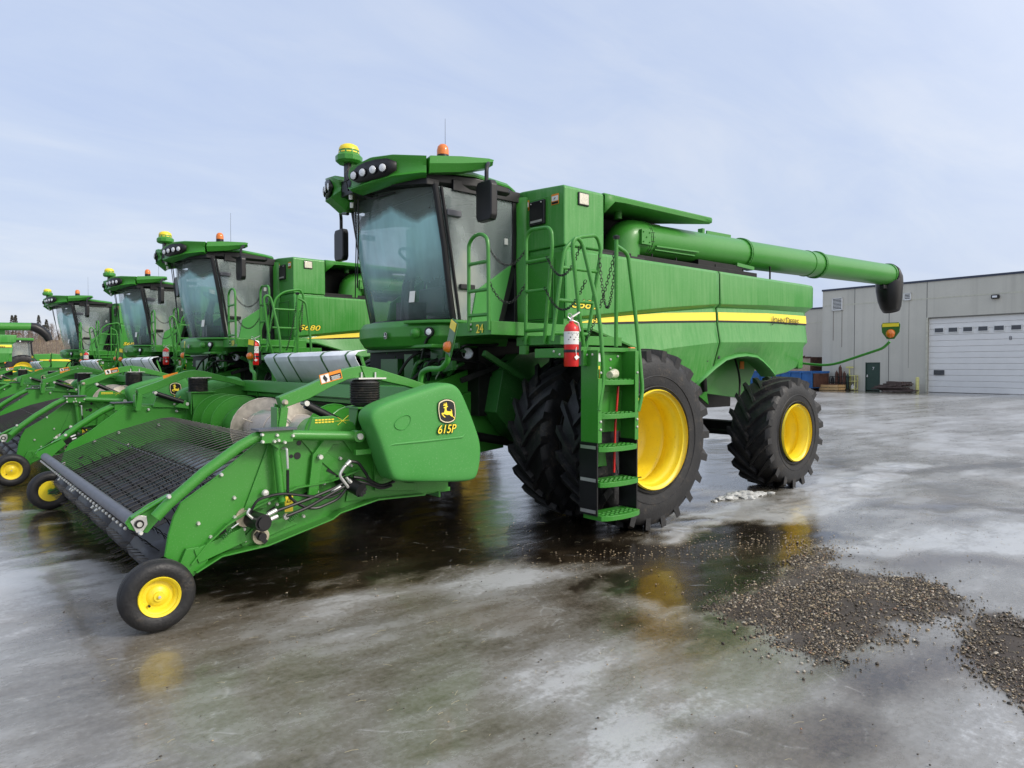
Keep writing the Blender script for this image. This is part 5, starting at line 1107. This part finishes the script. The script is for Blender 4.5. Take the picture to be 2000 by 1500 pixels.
ice = math_(nt, 'ADD', at('ice'), cen(f1, .75)); ice = math_(nt, 'ADD', ice, cen(f3, .62)); ice = math_(nt, 'ADD', ice, cen(f2, .50))
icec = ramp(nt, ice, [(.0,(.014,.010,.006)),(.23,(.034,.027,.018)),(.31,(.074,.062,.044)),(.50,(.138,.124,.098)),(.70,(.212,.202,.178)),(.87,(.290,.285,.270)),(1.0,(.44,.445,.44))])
tint = mix(nt, math_(nt, 'MULTIPLY', ramp(nt, f5, [(.50,(0,)*3),(.68,(1,)*3)]), .35), icec, (.15,.11,.065))
tint = mix(nt, math_(nt, 'MULTIPLY', at('dirt'), .45), tint, ramp(nt, f2, [(.3,(.03,.02,.012)),(.7,(.10,.07,.045))]))
gv = N(nt, 'ShaderNodeTexVoronoi'); gv.inputs['Scale'].default_value = 70; nt.links.new(v2, gv.inputs['Vector'])
# grit frozen into the ice and fine scratches / cracks
spk = ramp(nt, f4, [(.64,(0,)*3),(.72,(1,)*3)]); tint = mix(nt, math_(nt, 'MULTIPLY', spk, .30), tint, (.40,.34,.25))
dk = ramp(nt, f4, [(.28,(1,)*3),(.36,(0,)*3)]); tint = mix(nt, math_(nt, 'MULTIPLY', dk, .45), tint, (.03,.022,.015))
cv = N(nt, 'ShaderNodeTexVoronoi'); cv.feature = 'DISTANCE_TO_EDGE'; cv.inputs['Scale'].default_value = .8
wv = N(nt, 'ShaderNodeMix', data_type='VECTOR'); wv.inputs[0].default_value = .12; nz = N(nt, 'ShaderNodeTexNoise'); nz.inputs['Scale'].default_value = 3; nt.links.new(v2, nz.inputs['Vector'])
nt.links.new(v2, wv.inputs[4]); nt.links.new(nz.outputs['Color'], wv.inputs[5]); nt.links.new(wv.outputs[1], cv.inputs['Vector'])
crk = ramp(nt, cv.outputs['Distance'], [(.0,(1,)*3),(.006,(0,)*3)]); crk = math_(nt, 'MULTIPLY', crk, ramp(nt, f3, [(.5,(0,)*3),(.6,(1,)*3)]))
tint = mix(nt, math_(nt, 'MULTIPLY', crk, .35), tint, (.5,.5,.48))
gmud = ramp(nt, f3, [(.3,(.022,.015,.010)),(.7,(.055,.037,.024))])
col = mix(nt, math_(nt, 'MULTIPLY', at('gravel'), .9), tint, gmud)
nt.links.new(col, p.inputs['Base Color'])
rg = ramp(nt, ice, [(.0,(.06,)*3),(.35,(.14,)*3),(.6,(.24,)*3),(.9,(.36,)*3)])
rg = math_(nt, 'ADD', cen(f3, .22), rg)
rg = mix(nt, at('gravel'), rg, (.68,.68,.68))
nt.links.new(rg, p.inputs['Roughness']); p.inputs['Specular IOR Level'].default_value = .5
nt.links.new(math_(nt,'SUBTRACT',.35,math_(nt,'MULTIPLY',at('gravel'),.35)), p.inputs['Coat Weight']); p.inputs['Coat Roughness'].default_value = .09
hh = math_(nt, 'ADD', math_(nt, 'MULTIPLY', f2, .25), math_(nt, 'MULTIPLY', f3, .6)); hh = math_(nt, 'ADD', hh, math_(nt, 'MULTIPLY', f4, .10)); hh = math_(nt, 'SUBTRACT', hh, math_(nt, 'MULTIPLY', crk, .2))
bump(nt, p, hh, .010, .7)
me.materials.append(m)

# loose stones lying in the gravel patches
def stone_mat():
    m, nt, p, o = nmat('river_stones'); oi = N(nt, 'ShaderNodeAttribute'); oi.attribute_name = 'tone'
    c = ramp(nt, oi.outputs['Fac'], [(0,(.022,.017,.012)),(.40,(.070,.053,.036)),(.64,(.17,.135,.09)),(.82,(.33,.24,.13)),(.95,(.42,.38,.31)),(1,(.26,.11,.05))])
    nt.links.new(c, p.inputs['Base Color']); p.inputs['Roughness'].default_value = .4; return m
rnd = random.Random(11); sv = []; sf = []; tone = []
import bmesh as _b
bm = _b.new(); _b.ops.create_icosphere(bm, subdivisions=1, radius=1); iv = [tuple(v_.co) for v_ in bm.verts]; fi = [tuple(q.index for q in f.verts) for f in bm.faces]; bm.free()
def scatter(Pg, n, r0, r1, edge=0.0):
    xs_ = [q[0] for q in Pg]; ys_ = [q[1] for q in Pg]; k = 0; tries = 0
    while k < n and tries < n*12:
        tries += 1; x = rnd.uniform(min(xs_)-.3, max(xs_)+.3); y = rnd.uniform(min(ys_)-.3, max(ys_)+.3)
        d = polyd(x, y, Pg)+.22*fbm(x*.42, y, 2.2, 5, 5)*.7+.07*fbm(x*.7, y, 7, 3, 9)
        if d > 0 and rnd.random() > math.exp(-d*16): continue
        if fbm(x, y, 2.0, 3, 21) < -.12 and rnd.random() < .75: continue
        r_ = r0*(r1/r0)**(rnd.random()**3.0); a = rnd.uniform(0, 6.28); ca, sa = math.cos(a), math.sin(a); sx, sy, sz = r_*rnd.uniform(.8,1.4), r_*rnd.uniform(.6,1), r_*rnd.uniform(.4,.8); t = rnd.random()**1.2; b0 = len(sv)
        for (u, v_, w) in iv:
            j = rnd.uniform(.82,1.12); X, Y, Z_ = u*sx*j, v_*sy*j, w*sz*j; sv.append((x+X*ca-Y*sa, y+X*sa+Y*ca, Z_-sz*.05-.001)); tone.append(t)
        sf.extend([tuple(b0+i for i in f) for f in fi]); k += 1
scatter(GRAV, 21000, .0026, .014); scatter(GRAV2, 2600, .003, .014)
for P_ in (YEL,):
    for _ in range(500):
        i = rnd.randrange(len(P_)-1); t = rnd.random(); x = P_[i][0]+(P_[i+1][0]-P_[i][0])*t+rnd.gauss(0,.22); y = P_[i][1]+(P_[i+1][1]-P_[i][1])*t+rnd.gauss(0,.22); r_ = rnd.uniform(.003,.009); b0 = len(sv)
        for (u, v_, w) in iv: sv.append((x+u*r_*1.2, y+v_*r_, w*r_*.6+.002)); tone.append(.6+.3*(t))
        sf.extend([tuple(b0+i_ for i_ in f) for f in fi])
for _ in range(900):
    x = rnd.uniform(-5.0,3.0); y = rnd.uniform(-6.6,-1.0); r_ = rnd.uniform(.002,.006); b0 = len(sv); t = rnd.random()
    for (u, v_, w) in iv: sv.append((x+u*r_*1.3, y+v_*r_, w*r_*.6+.001)); tone.append(t)
    sf.extend([tuple(b0+i_ for i_ in f) for f in fi])
me = bpy.data.meshes.new('gravel'); me.from_pydata(sv, [], sf); a_ = me.attributes.new('tone','FLOAT','POINT'); a_.data.foreach_set('value', tone); me.materials.append(stone_mat())
me.polygons.foreach_set('use_smooth',[True]*len(sf)); g_ = bpy.data.objects.new('gravel', me); COL.objects.link(g_); g_['kind'] = 'stuff'; g_['label'] = 'loose river gravel melted out of the ice on the right'; g_['category'] = 'gravel'

# straw and chaff
b = MB(); 
for _ in range(260):
    x, y = rnd.uniform(-5.2,2.5), rnd.uniform(-6.6,-1.2); a = rnd.gauss(.2,.7); L = rnd.uniform(.015,.06); p_ = Vector((x,y,.006)); d = Vector((math.cos(a),math.sin(a),rnd.uniform(-.02,.06)))*L
    b.tube([p_,p_+d*.5+Vector((0,0,.003)),p_+d],.0010,3,cap=False)
M['straw'] = simple('dry_straw',(.42,.36,.22),.7); so = b.build('straw','straw'); tag(so,'bits of dry straw scattered over the ice','straw',kind='stuff')
# snow lump
M['snow'] = simple('old_snow',(.50,.50,.48),.7,var=.30,scale=14,bmp=.012)
b = MB(); bm = _b.new(); _b.ops.create_icosphere(bm, subdivisions=4, radius=1); sv4 = [v_.co.copy() for v_ in bm.verts]; sf4 = [tuple(q.index for q in f.verts) for f in bm.faces]; bm.free()
for k, (cx, cy, r_, h_) in enumerate([(2.10,-2.20,.09,.045),(2.24,-2.20,.10,.075),(2.42,-2.26,.13,.085),(2.58,-2.30,.10,.05),(2.34,-2.33,.10,.04),(1.97,-2.17,.06,.03),(2.72,-2.28,.07,.03),(2.85,-2.35,.05,.02),(1.8,-2.2,.035,.02)]):
    vs = []
    for v_ in sv4:
        q = v_*(1+.45*noise.fractal(v_*1.6+Vector((k*7,0,0)),1,2,5)); vs.append((cx+q.x*r_*1.25, cy+q.y*r_, max(-.01, q.z*h_*.75-.004)))
    b.add(vs, sf4)
so = b.build('snow_lump','snow',ang=80); tag(so,'small lump of white snow between the front and rear tyres','snow lump')

# ================================================================= BUILDING
M['wall'] = None
m, nt, p, o = nmat('tilt_up_concrete'); 
c = ramp(nt, noisen(nt, coords(nt,(.25,.25,.25)),1,6,.6), [(.3,(.52,.505,.435)),(.7,(.62,.60,.52))])
c = mix(nt, math_(nt,'MULTIPLY',ramp(nt, noisen(nt, coords(nt,(2,2,.06)),1,4,.6), [(.5,(0,)*3),(.72,(1,)*3)]),.18), c, (.16,.155,.14))
c = mix(nt, math_(nt,'MULTIPLY',ramp(nt, noisen(nt, coords(nt,(9,9,9)),1,4,.6), [(.5,(0,)*3),(.8,(1,)*3)]),.2), c, (.38,.38,.36))
nt.links.new(c, p.inputs['Base Color']); p.inputs['Roughness'].default_value = .85; M['wall'] = m
M['roofmetal'] = simple('dark_blue_flashing',(.035,.045,.075),.5); M['line'] = simple('cream_paint_line',(.55,.54,.44),.7)
M['ohdoor'] = simple('white_overhead_door',(.80,.79,.76),.5,var=.03,scale=2); M['dkglass'] = simple('dark_window_glass',(.06,.065,.075),.15)
M['doorgreen'] = simple('dark_green_door',(.012,.045,.030),.35,var=.15); M['rust'] = simple('rusty_steel',(.085,.035,.022),.75,var=.5,scale=2.5)
M['blue'] = simple('blue_dumpster_paint',(.02,.12,.34),.5,var=.2,scale=1.5); M['wood'] = simple('fresh_timber',(.62,.40,.18),.7,var=.15,scale=3)
M['oldwood'] = simple('weathered_timber',(.095,.068,.058),.85,var=.4,scale=3); M['yelcart'] = simple('pale_yellow_paint',(.62,.60,.22),.5); M['jointgrey'] = simple('joint_sealant',(.14,.14,.13),.9); M['stain'] = simple('rust_stain',(.30,.275,.235),.95,var=.15)
M['container'] = simple('faded_peach_container',(.52,.38,.27),.7,var=.15,scale=1)
def fx(y): return 44.3+.07*y
ang = math.atan(.07)
bl = E('workshop_building',(44.3,0,0)); bl.rotation_euler.z = -ang
tag(bl,'large grey concrete workshop with white overhead door, right background','building')
# local frame: wall plane at x=0, y along the wall
cy = 1/math.cos(ang)
def Y_(y): return y*cy
b = MB(); H = 7.25; y0, y1 = Y_(17.96), Y_(-26)
dy0, dy1, dh = Y_(10.62), Y_(3.9), 4.86
def wallbox(ya, yb, za, zb): b.box(0,.35,min(ya,yb),max(ya,yb),za,zb)
pd0, pd1, ph_ = Y_(14.72), Y_(13.70), 1.98
wallbox(y0, pd0, -.3, H); wallbox(pd0, pd1, ph_, H); wallbox(pd1, dy0, -.3, H); wallbox(dy0, dy1, dh, H); wallbox(dy1, y1, -.3, H)
b.box(.35,30,y1,y0,-.3,H-.02)
b.box(4,30,y0,y0+14,-.3,6.35)
wb = b.build('wall','wall',bl,smooth=False)
b = MB(); b.box(-.06,.4,y1,y0+.05,H,H+.13); b.box(3.94,4.4,y0+.05,y0+14,6.35,6.47); b.build('roof_flashing','roofmetal',bl)
b = MB(); b.box(-.012,.0,y1,y0,6.12,6.2); b.box(3.99,4.0,y0,y0+14,5.2,5.28); b.build('painted_line','line',wb)
b = MB()
for yy in (Y_(15.54),Y_(13.13),Y_(10.71),Y_(3.6),Y_(-1.2),Y_(-6)):
    b.box(-.006,0,yy-.02,yy+.02,0 if yy < 10 or yy > 11 else 4.9,H)
b.box(3.994,4.0,y0+.8,y0+.84,0,6.3); b.box(-.008,0,dy1,dy0,dh+.0,dh+.05); b.build('panel_joints','jointgrey',wb)
# overhead door
b = MB(); n = 13; 
for i in range(n):
    z0 = dh*i/n; z1 = dh*(i+1)/n; b.prism('y',[(.20,z0),(.16,z0+.02),(.16,z1-.03),(.20,z1-.005),(.24,z1),(.24,z0)],dy1,dy0)
od = b.build('overhead_door','ohdoor',bl,smooth=False)
for yy in (10.0,9.17,8.32,7.47,6.60,5.70,4.8):
    b = MB(); yl = Y_(yy); b.box(.10,.16,yl-.30,yl+.30,3.86,4.24); wf = b.build('window_frame','white',od,bevel=.01); b = MB(); b.box(.085,.105,yl-.25,yl+.25,3.92,4.18); b.build('pane','dkglass',wf)
b = MB(); b.box(.10,.16,Y_(9.66),Y_(10.28),1.14,1.46); b.build('low_window','dkglass',od)
text(('8',.34),'door_number',bl,(.13,Y_(6.0),3.3),'-x','grey')
b = MB(); b.box(-.05,.10,dy0,dy0+.12,0,dh); b.build('door_trim','line',bl)
# personnel door
b = MB(); b.box(.04,.10,pd1+.04,pd0-.04,.03,ph_-.04); pdr = b.build('personnel_door','doorgreen',bl,bevel=.005)
b = MB(); b.box(-.01,.12,pd0-.05,pd0,0,ph_); b.box(-.01,.12,pd1,pd1+.05,0,ph_); b.box(-.01,.12,pd1,pd0,ph_-.05,ph_); b.build('door_frame','doorgreen',bl)
text(('7',.30),'door_number',bl,(.035,Y_(14.18),1.45),'-x','white')
b = MB(); b.box(.0,.04,pd0-.16,pd0-.10,.95,1.12); b.box(-.03,.02,pd0-.18,pd0-.08,.98,1.01); b.build('handle','steel',pdr)
# louvres
for ya, yb, za, zb in ((17.2,16.42,5.77,6.68),(12.16,11.69,6.14,6.63)):
    b = MB(); ya, yb = Y_(ya), Y_(yb)
    b.box(-.10,-.02,yb,yb+.06,za,zb); b.box(-.10,-.02,ya-.06,ya,za,zb); b.box(-.10,-.02,yb,ya,zb-.05,zb); b.box(-.10,-.02,yb,ya,za,za+.05)
    k = int((zb-za)/.10)
    for i in range(k): z = za+.06+i*.10; b.bar((-.085,(ya+yb)/2,z),(-.03,(ya+yb)/2,z+.05),ya-yb-.1,.012)
    vo = b.build('wall_louvre','white',bl,smooth=False); b = MB(); b.box(-.018,.0,yb+.02,ya-.02,za+.02,zb-.02); b.build('vent_opening','black',vo)
b = MB(); b.box(-.004,0,Y_(17.15),Y_(17.08),3.6,5.75); b.box(-.004,0,Y_(16.50),Y_(16.44),3.1,5.75); b.box(-.004,0,Y_(11.85),Y_(11.82),1.6,6.1); b.build('rust_stains','stain',wb)
b = MB(); b.box(-.22,0,Y_(6.54),Y_(6.96),5.84,6.08); wl = b.build('wall_lamp','black',bl,bevel=.04); b = MB(); b.box(-.24,-.2,Y_(6.62),Y_(6.88),5.90,6.02); b.build('lamp_lens','lamp',wl)
def W(y, off=0): return (fx(y)-off, y)
# things along the wall
def at_wall(name, y, off): x, yy = W(y, off); e = E(name,(x,yy,0)); e.rotation_euler.z = -ang; return e
e = at_wall('dumpster', 19.0, 1.6); b = MB()
b.prism('x',[(-1.75,.18),(-1.75,1.32),(4.5,1.32),(4.5,.18)],-1.1,-1.04); b.prism('x',[(-1.75,.18),(-1.75,1.32),(4.5,1.32),(4.5,.18)],1.04,1.1); b.box(-1.1,1.1,-1.75,-1.69,.18,1.3); b.box(-1.1,1.1,4.4,4.5,.18,1.3); b.box(-1.1,1.1,-1.75,4.5,.14,.2)
b.box(-1.16,-1.04,-1.8,4.5,1.24,1.36); b.box(1.04,1.16,-1.8,4.5,1.24,1.36)
for i in range(8): b.box(-1.18,-1.10,-1.78+i*.85,-1.68+i*.85,.18,1.26)
b.build('bin_body','blue',e,bevel=.01); b = MB(); b.box(-1.0,1.0,-1.83,-1.75,.22,1.2); b.build('rusty_end','rust',e,bevel=.02)
b = MB(); b.cyl((-1,-1.2,.09),(1,-1.2,.09),.09,n=12); b.cyl((-1,3.5,.09),(1,3.5,.09),.09,n=12); b.build('skid_roller','rust',e)
tag(e,'open blue steel dumpster with rusty end, beside the grey building','dumpster')
e = at_wall('shipping_container', 22.5, -1.5); b = MB(); rows = []
for i in range(61):
    y = -3.6+i*.12; d = .04 if (i//1) % 4 in (0,1) else 0; rows.append([(-1.2-d,y,.1),(-1.2-d,y,2.35)])
b.grid(rows); b.box(-1.18,1.2,-3.6,3.6,.08,2.33); b.build('corrugated_wall','container',e,smooth=False)
b = MB(); 
for y in (-3.68,3.6): b.box(-1.28,1.25,y,y+.1,.05,2.42)
b.box(-1.27,-1.18,-3.6,3.6,2.33,2.45); b.box(-1.27,-1.18,-3.6,3.6,.02,.12)
for y in (-3.0,-1.8,-.6,.6,1.8): b.cyl((-1.3,y,2.45),(-1.1,y,2.5),.05,n=8)
b.build('frame','rust',e); tag(e,'peach coloured corrugated container with rusty frame behind blue dumpster','container')
e = at_wall('timber_crate', 16.55, 1.2); b = MB()
for z in (.02,.22): b.box(-.5,-.46,-.72,.72,z,z+.17); b.box(.46,.5,-.72,.72,z,z+.17); b.box(-.5,.5,.68,.72,z,z+.17); b.box(-.5,.5,-.72,-.68,z,z+.17)
b.box(-.45,.45,-.65,.65,.3,.34); b.build('crate_boards','wood',e,smooth=False); b = MB(); b.box(-.45,-.40,-.6,.2,.39,.45); b.box(-.3,-.2,-.5,.5,.39,.47); b.build('loose_slat','rust',e); tag(e,'pale timber crate on the ground right of the blue dumpster','crate')
e = at_wall('gas_cylinder_rack', 16.4, .45); b = MB()
b.box(-.35,.35,-.9,.55,.05,.1)
for y in (-.9,-.2,.5): b.box(-.37,-.33,y,y+.05,.05,.98)
b.box(-.37,-.33,-.9,.55,.93,.98); b.box(-.37,-.33,-.9,.55,.5,.55); b.build('rack_frame','black',e)
for k, (x, y, h_, mt) in enumerate(((-.1,-.15,1.45,'rust'),(-.1,.15,1.35,'rust'),(-.1,-.42,1.3,'rust'),(-.1,-.68,1.15,'doorgreen'),(-.15,.42,.95,'black'),(.1,0,1.75,'rust'))):
    b = MB(); b.lathe([(0,.1),(.11,.1),(.11,h_-.2),(.09,h_-.08),(.04,h_-.03),(.035,h_+.05),(0,h_+.05)],(x,y,0),(0,0,1),14); b.build('gas_cylinder',mt,e)
tag(e,'rack of rusty red gas cylinders standing against the grey wall','gas cylinders')
e = at_wall('yellow_cage_cart', 15.47, .35); b = MB()
for x in (-.2,.2):
    for y in (-.25,.25): b.box(x-.025,x+.025,y-.025,y+.025,.03,1.05)
for z in (.05,.62,1.02): b.box(-.22,.22,-.27,.27,z,z+.05)
b.build('cart_frame','yelcart',e); b = MB(); b.lathe([(0,.1),(.12,.1),(.12,.32),(.04,.4),(.04,.46),(0,.46)],(0,0,0),(0,0,1),14); b.build('white_jug','white',e); tag(e,'small pale yellow metal cage holding a white jug, left of the green door','cage')
e = at_wall('yellow_post_sign', 15.75, .25); b = MB(); b.box(-.03,.03,-.03,.03,0,1.72); b.box(-.05,.05,-.25,.25,1.58,1.70); b.build('post','yelcart',e); tag(e,'thin yellow post with a short crossbar against the grey wall','post')
e = at_wall('bollard', 10.98, .7); b = MB(); b.lathe([(.105,0),(.105,.93),(.09,.98),(0,1.0)],(0,0,0),(0,0,1),20); b.build('bollard_pipe','yelcart',e); tag(e,'yellow bollard left of the white overhead door','bollard')
e = at_wall('timber_pile', 12.15, .8); rr = random.Random(5)
for k in range(30):
    z = .08+.11*(k//5); L = rr.uniform(.5,1.35)*(1-.08*(k//5)); y = rr.uniform(-.5,.5)*(1-.1*(k//5)); x = rr.uniform(-.5,.3)
    b = MB(); b.obox((x,y,z),(.10+rr.random()*.1,0,0),(.15*rr.uniform(-1,1)*L,L,rr.uniform(-.04,.04)),(0,0,.045)); b.build('timber','oldwood',e,smooth=False)
tag(e,'low pile of dark weathered timbers right of the green door','timber pile')

# ================================================================= DISTANT LEFT: bank with bare brush and trees
M['bank'] = simple('dry_grass_bank',(.20,.155,.105),.95,var=.35,scale=.6); M['twig'] = simple('bare_twigs',(.20,.15,.12),.9,var=.3,scale=.3); M['twig2'] = simple('pale_dry_stalks',(.40,.32,.20),.9,var=.25)
M['spruce'] = simple('spruce_needles',(.065,.062,.048),.9,var=.4); M['bark'] = simple('grey_bark',(.13,.11,.10),.9,var=.3); M['redleaf'] = simple('dry_red_leaves',(.16,.07,.045),.9,var=.4)
CX, CYc = -5.66, -7.2; f_ = Vector((.643,.766,0)); l_ = Vector((-.766,.643,0))
def BG(px, d): # a spot d metres ahead whose bearing matches column px of the photograph
    return Vector((CX,CYc,0))+f_*d+l_*((1000-px)/1370*d)
rows = []
for i in range(41):
    px = -700+i*34; row = []
    for d, h in ((88,-.1),(95,2.2),(104,5.2),(118,6.0),(160,6.3),(300,6.5)):
        q = BG(px, d); row.append((q.x,q.y,h+(.7*fbm(px*.01,d*.02,1,3,2) if h > 0 else 0)))
    rows.append(row)
b = MB(); b.grid(rows); o_ = b.build('hill','bank'); o_['kind'] = 'structure'
rr = random.Random(9); b = MB()
for k in range(5200):
    px = rr.uniform(-260,330); d = rr.uniform(89,116); h0 = interp([(88,-.1),(95,2.2),(104,5.2),(118,6.0)], d); q = BG(px, d); hh_ = rr.uniform(.7,2.6); ln = rr.gauss(0,.12)
    p0 = q+Vector((0,0,h0-.2)); p1 = p0+Vector((l_.x*ln*hh_,l_.y*ln*hh_,hh_)); w = l_*rr.uniform(.015,.04); w2 = f_*.02
    b.add([p0-w,p0+w,p0+w2,p1],[(0,1,3),(1,2,3),(2,0,3)],0 if rr.random() < .55 else 1)
    for _ in range(2):
        t = rr.uniform(.4,.9); a = p0.lerp(p1,t); e_ = a+l_*rr.uniform(-.5,.5)+Vector((0,0,rr.uniform(.2,.7))); b.add([a-w*.6,a+w*.6,a+w2,e_],[(0,1,3),(1,2,3),(2,0,3)],0)
o_ = b.build('brush',['twig','twig2'],smooth=False,recalc=False); tag(o_,'bare winter brush covering the bank behind the machines','brush',kind='stuff')
def conifer(px, d, h, lab, red=0):
    q = BG(px, d); e = E('spruce_tree',(q.x,q.y,5.3)); b = MB(); b.tube([(0,0,-.5),(0,0,h)],[.14,.02],6); b.build('trunk','bark',e); b = MB()
    for k in range(800):
        t = rr.random()**.8; z = h*(.12+.88*t); r_ = (1-t)*h*.17*rr.uniform(.5,1.1)+.08; a = rr.uniform(0,6.28); c = Vector((math.cos(a)*r_,math.sin(a)*r_,z)); s_ = rr.uniform(.05,.15)
        u = Vector((rr.gauss(0,1),rr.gauss(0,1),rr.gauss(0,.6))).normalized()*s_; v_ = Vector((rr.gauss(0,1),rr.gauss(0,1),rr.gauss(0,1))).normalized()*s_*.6
        b.add([c-u,c+v_,c+u,c-v_],[(0,1,2,3)],1 if red and rr.random() < red and t < .6 else 0)
    b.build('crown',['spruce','redleaf'],e,smooth=False,recalc=False); tag(e,lab,'tree','trees on the bank')
conifer(25,112,4.6,'tallest dark spruce, far left of the bank'); conifer(32,106,4.2,'spruce with reddish dead foliage beside the tallest spruce',.8); conifer(77,112,4.6,'slim dark spruce midway between the two spruce pairs'); conifer(92,110,3.8,'pale slim spruce just left of the farthest combine cab'); conifer(86,116,3.3,'smallest spruce between two slim ones on the bank')
def bare(px, d, h, lab):
    q = BG(px, d); e = E('bare_tree',(q.x,q.y,5.0)); b = MB(); top = Vector((rr.gauss(0,.2),rr.gauss(0,.2),h)); b.tube([(0,0,-.5),top*.5,top],[.09,.06,.015],5); b.build('trunk','bark',e); b = MB()
    for k in range(70):
        t = rr.uniform(.3,1); a = rr.uniform(0,6.28); p0 = top*t; p1 = p0+Vector((math.cos(a),math.sin(a),1.2))*(1.15-t)*h*.28; b.tube([p0,p1],[.02,.006],3,cap=False)
        for _ in range(3): m_ = p0.lerp(p1,rr.uniform(.4,1)); b.tube([m_,m_+Vector((rr.gauss(0,.3),rr.gauss(0,.3),rr.uniform(.1,.5)))],[.010,.004],3,cap=False)
    b.build('crown','twig',e,recalc=False); tag(e,lab,'tree','trees on the bank')
bare(6,110,3.0,'bare tree at the left edge of the photo'); bare(46,112,3.4,'bare tree right of the reddish spruce'); bare(57,109,3.0,'bare tree just left of the low brown clump'); bare(66,110,2.8,'bare tree in front of the slim dark spruce'); bare(100,111,3.3,'bare tree closest to the farthest combine cab'); bare(15,113,3.0,'bare tree left of the tallest spruce')

# ================================================================= LIGHT, SKY, CAMERA
SUN_EL, SUN_AZ = 33, None
sdir = Vector((.42,-.80,.62)).normalized()
wd = bpy.data.worlds.new('World'); sc.world = wd; wd.use_nodes = True; nt = wd.node_tree; nt.nodes.clear()
out = nt.nodes.new('ShaderNodeOutputWorld'); bg = nt.nodes.new('ShaderNodeBackground'); nt.links.new(bg.outputs[0], out.inputs[0])
sk = nt.nodes.new('ShaderNodeTexSky'); sk.sky_type = 'NISHITA'; sk.sun_disc = False; sk.sun_elevation = math.asin(sdir.z); sk.sun_rotation = math.atan2(sdir.x, sdir.y); sk.air_density = 1.2; sk.dust_density = 2.5; sk.ozone_density = 1.5
tc = N(nt,'ShaderNodeTexCoord'); sx = N(nt,'ShaderNodeSeparateXYZ'); nt.links.new(tc.outputs['Generated'], sx.inputs[0])
zc = math_(nt,'ADD',math_(nt,'MAXIMUM',sx.outputs[2],0.0),.18)
cb = N(nt,'ShaderNodeCombineXYZ'); nt.links.new(math_(nt,'DIVIDE',sx.outputs[0],zc),cb.inputs[0]); nt.links.new(math_(nt,'DIVIDE',sx.outputs[1],zc),cb.inputs[1])
mp = N(nt,'ShaderNodeMapping'); mp.inputs['Rotation'].default_value = (0,0,.5); mp.inputs['Scale'].default_value = (.45,1.0,1); nt.links.new(cb.outputs[0], mp.inputs[0])
n1 = noisen(nt, mp.outputs[0], .9, 7, .55, .4); n2 = noisen(nt, mp.outputs[0], 3.2, 7, .62, .8)
cl = math_(nt,'ADD',math_(nt,'MULTIPLY',n1,.7),math_(nt,'MULTIPLY',n2,.3))
cloud = ramp(nt, cl, [(.36,(4.5,5.6,8.5)),(.50,(6.0,6.9,8.9)),(.63,(8.0,8.4,9.3))])
low = ramp(nt, sx.outputs[2], [(.0,(7.4,7.9,8.9)),(.10,(6.9,7.6,9.0)),(.35,(5.9,6.9,9.1))])
c = mix(nt, .42, cloud, low); c = mix(nt, .80, sk.outputs[0], c)
# added warm sky glow round the sun, unseen behind the camera, brightens and warms
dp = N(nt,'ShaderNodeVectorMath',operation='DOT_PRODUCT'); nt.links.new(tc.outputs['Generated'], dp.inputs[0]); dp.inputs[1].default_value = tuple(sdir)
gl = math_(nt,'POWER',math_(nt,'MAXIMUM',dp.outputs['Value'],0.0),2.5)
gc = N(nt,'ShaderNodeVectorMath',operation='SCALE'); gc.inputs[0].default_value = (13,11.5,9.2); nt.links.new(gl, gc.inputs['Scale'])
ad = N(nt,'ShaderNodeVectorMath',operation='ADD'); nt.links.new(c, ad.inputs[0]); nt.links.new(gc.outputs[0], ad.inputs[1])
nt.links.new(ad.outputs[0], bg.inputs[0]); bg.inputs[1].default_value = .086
sl = bpy.data.lights.new('sun','SUN'); sl.energy = 1.5; sl.angle = R(12); sl.color = (1,.95,.87)
so = bpy.data.objects.new('sun', sl); COL.objects.link(so); so.rotation_euler = sdir.to_track_quat('Z','Y').to_euler()
cam = bpy.data.cameras.new('camera'); cam.sensor_width = 36; cam.lens = 36*1370/2000; cam.clip_end = 3000; cam.clip_start = .05
co = bpy.data.objects.new('camera', cam); COL.objects.link(co); co.location = (-5.66,-7.2,1.65)
pt = math.atan(33/1370); d = Vector((math.cos(R(50))*math.cos(pt), math.sin(R(50))*math.cos(pt), -math.sin(pt))); co.rotation_euler = d.to_track_quat('-Z','Y').to_euler(); sc.camera = co
sc.view_settings.view_transform = 'Standard'; sc.view_settings.look = 'None'; sc.view_settings.exposure = .37; sc.view_settings.gamma = 1
sc.cycles.max_bounces = 6; sc.cycles.transparent_max_bounces = 12; sc.cycles.use_denoising = True
